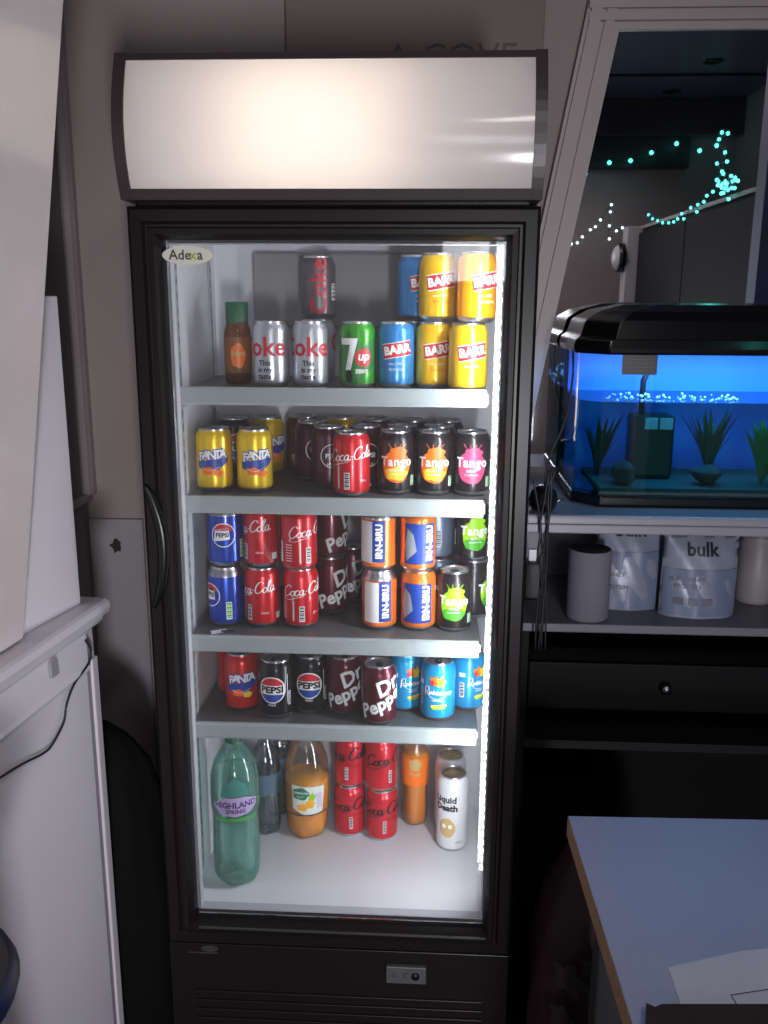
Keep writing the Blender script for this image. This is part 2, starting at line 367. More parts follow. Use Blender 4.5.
# ------------------------------------------------------------------ mirror behind the aquarium
mir = thing('wall_mirror', 'large mirror with a slanting white moulded frame behind the aquarium', 'mirror', (0, 0, 0))
MY = WY-0.012
tl = on_y(617, 29, MY); bl = on_y(549, 328, MY); zb = 1.13; k = (tl.x-bl.x)/(tl.z-bl.z); xb = bl.x-(bl.z-zb)*k
XR = 1.30
bm = bmesh.new(); prism(bm, [(xb, zb), (XR, zb), (XR, tl.z), (tl.x, tl.z)], 'y', MY, MY+.004)
mg = mat('mirror_silver', (215, 215, 220), .015, metal=1.0); obj('mirror_glass', bm, mg, mir)
bm = bmesh.new()
def slant(x0, x1, d0, d1):
    prism(bm, [(xb+x0, zb-.03), (xb+x1, zb-.03), (tl.x+x1+.25*k, tl.z+.25), (tl.x+x0+.25*k, tl.z+.25)], 'y', MY-d0, WY-.0005)
slant(-.012, 0.003, .006, 0); slant(-.030, -.012, .016, 0); slant(-.040, -.030, .009, 0); slant(-.062, -.040, .020, 0); slant(-.070, -.062, .012, 0)
obj('frame_side', bm, M_trim, mir)
bm = bmesh.new()
for z0, z1, d in ((-.003, .012, .006), (.012, .026, .018), (.026, .034, .010), (.034, .058, .020), (.058, .064, .012)):
    box(bm, tl.x-.06, XR+.03, MY-d-.0008, WY-.0007, tl.z+z0, tl.z+z1)
obj('frame_top', bm, M_trim, mir)
obj('frame_side', boxes((XR, XR+.05, MY-.012, WY-.0005, zb, tl.z)), M_trim, mir, bevel=.002)

# ------------------------------------------------------------------ display cooler
fr = thing('display_fridge', 'tall black glass-door drinks fridge with a lit sign on top', 'fridge', (-.008, 0, 0))
HX, FB = .315, .50
LX, LB, LT, LZ = .282, .425, 1.600, .380      # liner half width, back, top, floor
bm = bmesh.new()
box(bm, -HX, -LX-.006, .05, FB, .06, 1.64); box(bm, LX+.006, HX, .05, FB, .06, 1.64); box(bm, -LX-.006, LX+.006, LB+.006, FB, .06, 1.64)
box(bm, -LX-.006, LX+.006, .05, LB+.006, LT+.006, 1.64); box(bm, -LX-.006, LX+.006, .05, LB+.006, .06, LZ-.006)
obj('cabinet', bm, M_black, fr)
bm = bmesh.new()
box(bm, -LX-.006, -LX, .045, LB, LZ, LT); box(bm, LX, LX+.006, .045, LB, LZ, LT); box(bm, -LX-.006, LX+.006, LB, LB+.006, LZ-.006, LT+.006)
box(bm, -LX-.006, LX+.006, .045, LB, LT, LT+.006); box(bm, -LX-.006, LX+.006, .045, LB, LZ-.006, LZ)
obj('liner', bm, M_liner, fr)
# evaporator cover at the top of the back wall and the slotted shelf rails
obj('fan_cover', boxes((-.20, .20, LB-.03, LB-.0005, 1.44, 1.585)), mat('fan_cover_grey', (150, 148, 150), .45), fr, bevel=.006)
for sx in (-1, 1):
    for yy in (.13, .37):
        bm = bmesh.new(); a, b = sorted((sx*(LX-.004), sx*(LX-.0005))); box(bm, a, b, yy-.007, yy+.007, LZ+.02, LT-.02)
        a, b = sorted((sx*(LX-.0045), sx*(LX-.003)))
        z = LZ+.04
        while z < LT-.04: box(bm, a, b, yy-.002, yy+.002, z, z+.012, 1); z += .025
        obj('shelf_rail', bm, [M_lip, mat('slot_dark', (90, 92, 98), .5)], fr)
# door: stepped glossy frame, gasket, pane
def ringbox(bm, x0, x1, z0, z1, wd, y0, y1, mi=0):
    box(bm, x0, x1, y0, y1, z1-wd, z1, mi); box(bm, x0, x1, y0, y1, z0, z0+wd, mi); box(bm, x0, x0+wd, y0, y1, z0+wd, z1-wd, mi); box(bm, x1-wd, x1, y0, y1, z0+wd, z1-wd, mi)
DZ0, DZ1 = .330, 1.634
def frame(bm, x0, x1, z0, z1, prof):
    """mitred frame: prof = list of (inset, y) from the outer back edge to the inner back edge"""
    loops = []
    for ins, y in prof: loops.append([bm.verts.new(p) for p in ((x0+ins, y, z0+ins), (x1-ins, y, z0+ins), (x1-ins, y, z1-ins), (x0+ins, y, z1-ins))])
    for i in range(len(loops)-1):
        for k in range(4): bm.faces.new((loops[i][k], loops[i][(k+1) % 4], loops[i+1][(k+1) % 4], loops[i+1][k]))
    for k in range(4): bm.faces.new((loops[-1][k], loops[-1][(k+1) % 4], loops[0][(k+1) % 4], loops[0][k]))
    bmesh.ops.recalc_face_normals(bm, faces=bm.faces[:])
bm = bmesh.new()
frame(bm, -HX, HX, DZ0, DZ1, [(0, .043), (0, .006), (.005, .001), (.022, .000), (.026, .006), (.030, .006), (.033, -.002), (.041, -.003), (.045, .004), (.0485, .012), (.0485, .043)])
obj('door_frame', bm, M_black, fr)
GX0, GX1, GZ0, GZ1 = -.2595, .2665, .3855, 1.584
dg_ = obj('door_glass', boxes((GX0, GX1, .016, .020, GZ0, GZ1)), M_glass, fr)
bm = bmesh.new(); frame(bm, -.280, .287, .3665, 1.603, [(0, .044), (0, .0435), (.004, .0435), (.018, .036), (.022, .024), (.0235, .024), (.0235, .044)])
obj('gasket', bm, mat('gasket_grey', (176, 176, 184), .5), fr)
bm = bmesh.new()
arc = [(-.309, 1.20), (-.297, 1.175), (-.285, 1.13), (-.283, 1.08), (-.290, 1.03), (-.305, .99)]
tube(bm, crom([(x, -.004, z) for x, z in arc], 6), lambda t: .004+.007*math.sin(PI*t), 10)
obj('door_handle', bm, mat('handle_black', (14, 13, 14), .3), fr)
obj('door_highlight_strip', boxes((GX0+.004, GX1+.004, -.0045, -.001, .368, .3715)), M_aluD, fr)  # bright strip standing in for the highlight along the door's lower edge
# shelves
SZ = {'top': 1.344, 'second': 1.154, 'third': .895, 'fourth': .723}
for nm, z in SZ.items():
    sh = obj('shelf', boxes((-LX+.006, LX-.030, .104, .415, z-.010, z)), M_tray, fr)
    bm = bmesh.new(); prism(bm, [(.104, z-.023), (.096, z-.023), (.093, z-.018), (.095, z+.004), (.098, z+.007), (.104, z+.007)], 'x', -LX+.006, LX-.034)
    obj('shelf_lip', bm, M_lip, sh)
    bm = bmesh.new(); prism(bm, [(.0925, z-.014), (.0925, z-.006), (.0945, z-.006), (.0945, z-.014)], 'x', LX-.058, LX-.036); obj('amber_tab', bm, mat('amber_tab', (225, 190, 110), .4), sh)
    obj('bracket', boxes((-LX+.005, -LX+.010, .12, .40, z-.03, z-.010)), M_lip, sh); obj('bracket', boxes((LX-.034, LX-.029, .12, .40, z-.022, z-.010)), M_lip, sh)
# LED strip on the right of the opening
led = obj('led_strip', boxes((.258, .281, .046, .056, .47, 1.592)), mat('led_channel', (214, 216, 222), .3), fr)
b0 = bmesh.new(); box(b0, -.003, .003, -.0012, .0012, -.0032, .0032)
dm = bpy.data.meshes.new('diode'); b0.to_mesh(dm); b0.free(); dm.materials.append(mat('diode_light', (240, 246, 255), .3, emit=26))
z = .482
while z < 1.585:
    o = bpy.data.objects.new('diode', dm); C.objects.link(o); o.parent = led; o.location = (.264, .0448, z); z += .0172
dl = obj('led_lens', boxes((.2558, .2578, .046, .056, .475, 1.588)), thin('led_lens_clear', (1, 1, 1), .08, .0), led)
# sign header
def yb(z):   # bowed front
    t = (z-1.640)/(1.844-1.640); return -.010-.036*math.sin(PI*min(1, max(0, t*.85+.12)))
HW = .3125
zs = [1.640+(1.844-1.640)*i/14 for i in range(15)]
bm = bmesh.new()
for s in (-1, 1):
    a, b = sorted((s*HW, s*(HW-.017)))
    prism(bm, [(.30, 1.640)]+[(yb(z)-.004, z) for z in zs]+[(.30, 1.843)], 'x', a, b)
prism(bm, [(yb(1.640)-.003, 1.640), (yb(1.655)-.003, 1.655), (.30, 1.655), (.30, 1.640)], 'x', -HW+.017, HW-.017)
prism(bm, [(yb(1.833)-.003, 1.833), (yb(1.843)-.003, 1.843), (.30, 1.843), (.30, 1.833)], 'x', -HW+.017, HW-.017)
obj('sign_frame', bm, M_brown, fr)
bm = bmesh.new(); box(bm, -HW+.018, HW-.018, .10, .106, 1.656, 1.832); box(bm, -HW+.018, HW-.018, .0, .10, 1.656, 1.658); box(bm, -HW+.018, HW-.018, .0, .10, 1.830, 1.832); box(bm, -HW+.0172, -HW+.019, .0, .10, 1.658, 1.830); box(bm, HW-.019, HW-.0172, .0, .10, 1.658, 1.830); obj('sign_reflector', bm, mat('reflector_white', (228, 228, 232), .6), fr)
bm = bmesh.new(); zz = [1.654+(1.834-1.654)*i/16 for i in range(17)]
vs = [[bm.verts.new((x, yb(z), z)) for x in (-HW+.016, HW-.016)] for z in zz]
for i in range(16): f = bm.faces.new((vs[i][0], vs[i][1], vs[i+1][1], vs[i+1][0])); f.smooth = True
m = bpy.data.materials.new('sign_diffuser'); m.use_nodes = True; nt = m.node_tree; nt.nodes.clear()
out = nt.nodes.new('ShaderNodeOutputMaterial'); tr = nt.nodes.new('ShaderNodeBsdfTranslucent'); df = nt.nodes.new('ShaderNodeBsdfDiffuse'); g = nt.nodes.new('ShaderNodeBsdfGlossy')
tr.inputs[0].default_value = (.92, .90, .90, 1); df.inputs[0].default_value = (.75, .73, .74, 1); g.inputs['Roughness'].default_value = .12
a = nt.nodes.new('ShaderNodeMixShader'); b = nt.nodes.new('ShaderNodeMixShader'); a.inputs[0].default_value = .5; b.inputs[0].default_value = .025
nt.links.new(tr.outputs[0], a.inputs[1]); nt.links.new(df.outputs[0], a.inputs[2]); nt.links.new(a.outputs[0], b.inputs[1]); nt.links.new(g.outputs[0], b.inputs[2]); nt.links.new(b.outputs[0], out.inputs[0])
obj('sign_panel', bm, m, fr)
bm = bmesh.new(); tube(bm, [(-.165, .040, 1.738), (.100, .040, 1.738)], .008, 12)
obj('sign_lamp', bm, mat('sign_tube', (255, 236, 214), .4, emit=12), fr)
# hinge cover, kick panel with grille, control panel, badge
obj('hinge_cover', boxes((-.300, .300, .012, .05, 1.6345, 1.6475)), M_black, fr, bevel=.003)
bm = bmesh.new(); box(bm, -HX, HX, .006, .05, .06, .327)
for k in range(7): box(bm, -.27, .27, .002, .007, .10+.02*k, .108+.02*k)
obj('kick_panel', bm, M_black, fr, bevel=.0015)
cx = xat(410.5, 0, .286); cp = obj('control_panel', boxes((cx-.037, cx+.037, -.004, .006, .266, .302)), mat('control_grey', (92, 92, 94), .4), fr, bevel=.002)
bm = bmesh.new(); lathe(bm, [(.0075, -.0), (.0075, .003), (0, .004)], 20); bm.transform(Matrix.Translation((cx+.017, -.004, .284)) @ Matrix.Rotation(PI/2, 4, 'X')); obj('button', bm, M_ink, cp)
gq = G(); gq.text('-1- C', .018, cx-.014, .284, 0, 1); obj_me('readout', gq.mesh(lambda x, z, o: (x, -.0041-o, z), step=0), mat('readout_dim', (52, 50, 50), .4), cp)
px_ = xat(213, 0, .322); gq = G(); gq.oval(.0155, .0065, px_, .317, 0, 1); gq.text('ADEXA', .008, px_, .317, 1, 2); gq.rect(.055, .0022, px_-.012, .308, 0, 1)
obj_me('badge', gq.mesh(lambda x, z, o: (x, .0058-o, z), step=0), [mat('badge_silver', (120, 118, 118), .3, metal=.7), M_ink], fr)
for x in (-.26, .26):
    for y in (.1, .44):
        bm = bmesh.new(); lathe(bm, [(0, 0), (.022, 0), (.022, .012), (.012, .016), (.012, .061)], 16, c=(x, y, 0)); obj('foot', bm, M_black, fr)
cX = xat(192.5, .016, 1.567); gq = G(); gq.oval(.040, .0145, cX, 1.5625, 0, 1); gq.text('Ade', .021, cX-.012, 1.5625, 1, 2, bold=.0004); gq.text('x', .021, cX+.0085, 1.5625, 2, 2, bold=.0004); gq.text('a', .021, cX+.0195, 1.5625, 1, 2, bold=.0004)
obj_me('glass_sticker', gq.mesh(lambda x, z, o: (x, .0158-o, z), step=0), [mat('sticker_cream', (205, 205, 190), .5), mat('sticker_grey', (60, 62, 60), .5), mat('sticker_olive', (150, 165, 40), .5)], fr)

# ------------------------------------------------------------------ drinks cans
R = .033
def can_body(h, paint, shoulder, tall=False):
    bm = bmesh.new()
    lathe(bm, [(0, .006), (.018, .005), (.0235, .0), (.026, .0005, 1), (.0305, .005, 1), (.0328, .009, 1), (R, .0125, 0), (R, h-.0175, 0), (.0322, h-.0135, 2), (.0295, h-.0075, 2), (.0268, h-.0035, 2), (.0274, h-.0015, 1), (.0274, h, 1), (.0262, h, 1), (.0255, h-.0035, 1)], 40, 1)
    me = bpy.data.meshes.new('can_body'); bm.to_mesh(me); bm.free()
    for m_ in (paint, M_alu, shoulder): me.materials.append(m_)
    return me
def lid_mesh(h, m_):
    bm = bmesh.new(); lathe(bm, [(.0256, h-.0035), (.0235, h-.0055), (.0225, h-.0042), (0, h-.0042)], 28)
    me = bpy.data.meshes.new('lid'); bm.to_mesh(me); bm.free(); me.materials.append(m_); return me
def tab_mesh(h, m_):
    bm = bmesh.new(); outer = [(.0075*math.cos(a)+0, -.004+.011*math.sin(a)) for a in [k*2*PI/16 for k in range(16)]]
    prism(bm, outer, 'z', h-.0040, h-.0026); bmesh.ops.create_cone(bm, cap_ends=True, segments=12, radius1=.003, radius2=.003, depth=.0012, matrix=Matrix.Translation((0, -.001, h-.002)))
    me = bpy.data.meshes.new('pull_tab'); bm.to_mesh(me); bm.free(); me.materials.append(m_); return me
def paint(n, c, rough=.28, metal=.35): return mat('can_'+n, c, rough, metal, coat=.25)

MW, MK, MR, MB, MO, MYL, MG, MP, MGD, MGY, MLM = range(11)
PRINT = [M_white, M_ink, M_red, M_blue, M_orange, M_yel, M_green, M_pink, M_gold, M_grey, M_lime]
def k_silver():
    g = G(); g.text('Coke', .046, -.010, .070, MR, bold=.0009, sx=.95)
    for i, t in enumerate(('This', 'is my', 'taste')): g.text(t, .0125, .000, .043-.0115*i, MK, bold=.0004)
    return paint('silver', (192, 196, 204), .3, .75), g
def k_shaded_silver():
    g = G(); g.text('Coke', .046, -.002, .060, MR, rot=PI/2, bold=.0009); g.barcode(.012, .03, .03, .05, MW, MK); return paint('shaded_silver', (104, 98, 102), .35, .6), g  # silver can again, with its shade put into a darker paint
def k_7up():
    g = G(); g.poly([(-.05, .0), (-.01, -.04), (.05, .01), (.05, .055), (.01, .03), (-.02, .055)], 11, 1, 0, .045)
    g.poly([(-.013, .0), (-.003, .0), (.008, .045), (.010, .055), (-.024, .055), (-.024, .044), (-.004, .044)], MW, 2, -.012, .032)
    g.oval(.0155, .0155, .008, .054, MR, 3); g.text('up', .021, .008, .056, MW, 4, bold=.0006, shear=.15); g.text('ZERO', .009, .005, .030, MW, 4, bold=.0003); g.oval(.006, .011, -.018, .022, MK, 3)
    return paint('green', (60, 150, 45)), g
def k_barr(col, name):
    def f():
        g = G(); g.rect(.052, .023, .002, .068, MR, 1, .16); g.rect(.052, .0012, .0, .0805, MW, 2, .16); g.rect(.052, .0012, .0038, .0555, MW, 2, .16)
        g.text('BARR', .020, .002, .068, MW, 2, rot=.16, bold=.0009, sx=1.0); g.text('since 1875', .006, .0, .044, MW, 2); g.text('FLAVOUR', .0065, .002, .034, MR if name == 'bright_yellow' else MW, 2)
        g.barcode(.012, .03, .055, .05, MW, MK)
        return paint(name, col), g
    return f
def k_fanta(col, name):
    def f():
        g = G(); g.poly([(-.030, -.006), (.0, -.018), (.030, -.002), (.031, .008), (-.030, .006)], MB, 1, .0, .054, .12)
        for i, (ch, dx, dz) in enumerate((('F', -.0215, -.002), ('A', -.0115, .001), ('N', -.0005, .001), ('T', .010, .002), ('A', .020, .003))): g.text(ch, .022, dx, .067+dz, MB, 1, bold=.0026); g.text(ch, .022, dx, .067+dz, MW, 2, bold=.0007)
        g.oval(.012, .007, -.008, .040, MO, 2, wob=.1); g.oval(.009, .006, .010, .036, MYL if name != 'yellow' else MO, 2, wob=.12); g.stroke([(-.02, .046), (-.005, .040), (.015, .048)], .0012, MW, 3)
        return paint(name, col), g
    return f
def k_cola():
    g = G(); g.script(.021, .004, .078, MW, rot=.12); g.barcode(.010, .030, -.002+.0, .030, MW, MK); g.stroke([(-.018, .015), (-.018, .055)], .0018, MW, 2, pen=0)
    g.text('ORIGINAL TASTE', .006, -.018, .04, MW, 3, rot=PI/2); g.rect(.012, .012, .058, .022, MW, 2); g.rect(.013, .04, -.062, .035, MW, 2); g.text('330ml', .006, .028, .03, MW); g.barcode(.013, .03, .085, .03, MW, MK)
    for i in range(7): g.rect(.014, .0012, -.04, .05-.005*i, MW, 2)
    return paint('red', (196, 28, 38)), g
def k_zero():
    g = G(); g.script(.025, .002, .078, MK, rot=.10, wd=.17); g.barcode(.007, .028, .004, .036, MW, MK); g.text('zero sugar', .007, .022, .055, MK, 3)
    return paint('zero_red', (205, 34, 48)), g
def k_tango(mi, name):
    def f():
        g = G(); g.oval(.026, .030, 0, .053, mi, 1, wob=.03); g.oval(.016, .009, .004, .079, mi, 1, wob=.08)
        if mi == MO: g.oval(.020, .012, 0, .040, MYL, 2, wob=.12); 
        if mi == MLM: g.oval(.022, .012, .0, .036, MG, 2, wob=.06)
        g.text('Tango', .0235, 0, .061, MW, 3, bold=.0006, sx=.95, space=1.06); g.text({MO: 'ORANGE', MP: 'BERRY', MLM: 'APPLE'}[mi], .0065, 0, .046, MW, 3); g.text('SUGAR FREE', .0045, 0, .039, MW, 3)
        for a in (-.5, -.1, .3, .6): g.stroke([(.012*a, .083), (.03*a, .094)], .0012, mi, 2, pen=0)
        g.barcode(.010, .018, .034, .026, MW, MG); g.barcode(.012, .03, -.05, .045, MW, MK)
        return paint(name, (36, 32, 34), .3, .3), g
    return f
def globe(g, cx, cz, r, txt, tcol=MK):
    g.oval(r, r, cx, cz, MW, 1)
    up = [(r*.92*math.cos(a), r*.92*math.sin(a)) for a in [PI*.12+PI*.76*k/16 for k in range(17)]]
    g.poly(up, MR, 2, cx, cz, 0); g.poly([(x, -y) for x, y in up][::-1], MB, 2, cx, cz, 0)
    if txt: g.text(txt, r*.66, cx, cz, tcol, 3, bold=.0008, sx=1.15)
def k_max():
    g = G(); globe(g, .0, .060, .0265, 'PEPSI'); g.barcode(.006, .028, .036, .04, MW, MK); g.stroke([(.031, .03), (.031, .09)], .0012, MW, 2, pen=0)
    g.text('MAX', .007, .0, .030, MW, 2); return paint('jet', (22, 20, 24), .25, .4), g
def k_cherry():
    g = G(); g.ring(.0215, .0016, 0, .062, MW, 2); g.text('PEPSI', .012, 0, .062, MW, 2, bold=.0005); g.text('MAX', .010, 0, .045, MW, 2); return paint('plum', (74, 26, 48), .3, .4), g
def k_pblue():
    g = G(); g.ring(.022, .0018, -.034, .062, MW, 2); g.poly([(-.015, -.012), (.016, -.008), (.014, .016), (-.012, .010)], MW, 1, -.038, .062); g.text('PEPSI', .011, -.036, .062, MK, 3, bold=.0004); g.poly([(-.018, 0), (.018, 0), (.012, .014), (-.012, .014)], MR, 1, -.034, .070)
    g.barcode(.011, .034, .005, .033, MW, MG); return paint('royal', (24, 62, 165), .28, .45), g
def k_irn(v):
    def f():
        g = G()
        if v == 0:
            g.rect(.040, .108-.030, -.012, .055, MW, 1); g.rect(.024, .078, .011, .057, MB, 2); g.text('IRN-BRU', .0172, .012, .0575, MW, 3, rot=PI/2, bold=.0008); g.rect(.016, .03, -.060, .06, MB, 2)
            g.rect(.030, .006, .002, .0135, MO, 3, .1); g.rect(.02, .03, .062, .06, MB, 1)
        else:
            g.rect(.060, .076, -.004, .055, MB, 1); g.poly([(-.016, -.03), (.004, -.01), (-.002, .02), (-.014, .032), (-.02, 0)], MGY, 2, -.014, .052); g.text('IRN-BRU', .0190, .015, .056, MW, 3, rot=PI/2, bold=.001, sx=.92); g.rect(.02, .01, .05, .08, MW, 2); g.barcode(.012, .03, .058, .05, MW, MK)
        return paint('orange_metal', (225, 115, 40), .3, .4), g
    return f
def k_drp():
    g = G()
    for t, s, x, z, in (('Dr', .041, .012, .078), ('Pepper', .036, .006, .046)):
        g.text(t, s, x, z, MGY, 2, rot=.48, shear=.2, bold=.0016); g.text(t, s, x, z, MW, 3, rot=.48, shear=.2, bold=.0008)
    return paint('maroon', (92, 30, 44), .28, .45), g
def k_rob():
    g = G(); g.oval(.009, .009, -.004, .082, MO, 1, wob=.25); g.oval(.008, .010, .008, .080, MYL, 2, wob=.25); g.oval(.004, .005, -.009, .078, MR, 3, wob=.2)
    g.stroke([(-.024, .052), (-.022, .068), (-.016, .070), (-.016, .062), (-.021, .060), (-.014, .052)], .0018, MW); g.text('obinsons', .0125, .006, .0585, MW, 3, rot=-.03, shear=.3, bold=.0004); g.stroke([(-.014, .051), (0, .046), (.018, .052)], .0014, MW)
    g.text('REFRESH', .005, .0, .043, MW); g.rect(.030, .005, .004, .032, MYL, 2, .08); g.rect(.024, .003, .004, .027, MLM, 2, .08); g.barcode(.009, .03, -.036, .045, MW, MK); g.rect(.012, .008, -.036, .076, MW, 2)
    return paint('cyan', (30, 150, 205), .3, .35), g
def k_slate():
    g = G(); g.barcode(.016, .034, .0, .045, MGY, MK); return paint('slate', (92, 104, 124), .35, .5), g
def k_death():
    g = G(); g.text('Liquid', .0195, -.006, .120, MK, bold=.0007); g.text('Death', .0195, -.004, .1015, MK, bold=.0009)
    g.oval(.018, .022, -.002, .056, MGD, 1, wob=.03); g.oval(.004, .005, -.008, .060, MW, 2); g.oval(.004, .005, .005, .060, MW, 2); g.text('500ml', .006, .024, .024, MK)
    return paint('ivory', (222, 222, 224), .35, .15), g
KIND = {'silver': k_silver, '7up': k_7up, 'shaded_silver': k_shaded_silver, 'bblue': k_barr((52, 128, 190), 'sky'), 'byel': k_barr((226, 178, 30), 'bright_yellow'), 'borange': k_barr((240, 160, 25), 'amber'),
        'flem': k_fanta((232, 190, 28), 'yellow'), 'fred': k_fanta((200, 38, 34), 'scarlet'), 'cola': k_cola, 'zero': k_zero, 'tor': k_tango(MO, 'charcoal'), 'tpk': k_tango(MP, 'charcoal'), 'tgr': k_tango(MLM, 'charcoal'),
        'max': k_max, 'cherry': k_cherry, 'pblue': k_pblue, 'irnw': k_irn(0), 'irnb': k_irn(1), 'drp': k_drp, 'rob': k_rob, 'slate': k_slate, 'death': k_death}
PROTO = {}
def proto(kind):
    if kind in PROTO: return PROTO[kind]
    h = .168 if kind == 'death' else .115
    pnt, g = KIND[kind]()
    mats = list(PRINT)+[mat('print_dark_green', (30, 110, 40), .4)]
    pr = g.mesh(cyl(R), 'printed_label')
    for m_ in mats: pr.materials.append(m_)
    sh = M_aluD if kind in ('pblue',) else pnt
    if kind == 'irnw': sh = M_alu
    lidm = mat('lid_gold', (176, 150, 110), .45, metal=.8) if kind == 'death' else mat('lid_aluminium', (225, 225, 228), .5, metal=.55)
    PROTO[kind] = (h, can_body(h, pnt, sh), lid_mesh(h, lidm), tab_mesh(h, lidm if kind == 'death' else M_aluD), pr); return PROTO[kind]
def can(kind, px, y, z, rot, label, group):
    h, body, lid, tab, pr = proto(kind)
    x = xat(px, y, z+h/2); x = max(-LX+R+.0015, min(LX-R-.005, x))
    # turn zero faces the camera
    face = math.atan2(x-CAM.x, y-CAM.y)
    t = thing('drink_can', label, 'can', (x, y, z), -face+rot, group)
    for nm, me in (('can_body', body), ('lid', lid), ('pull_tab', tab), ('printed_label', pr)):
        o = bpy.data.objects.new(nm, me); C.objects.link(o); o.parent = t
    return t
F = .0003
T, S2, S3, S4, FL = SZ['top']+F, SZ['second']+F, SZ['third']+F, SZ['fourth']+F, LZ+F
UP = .1153
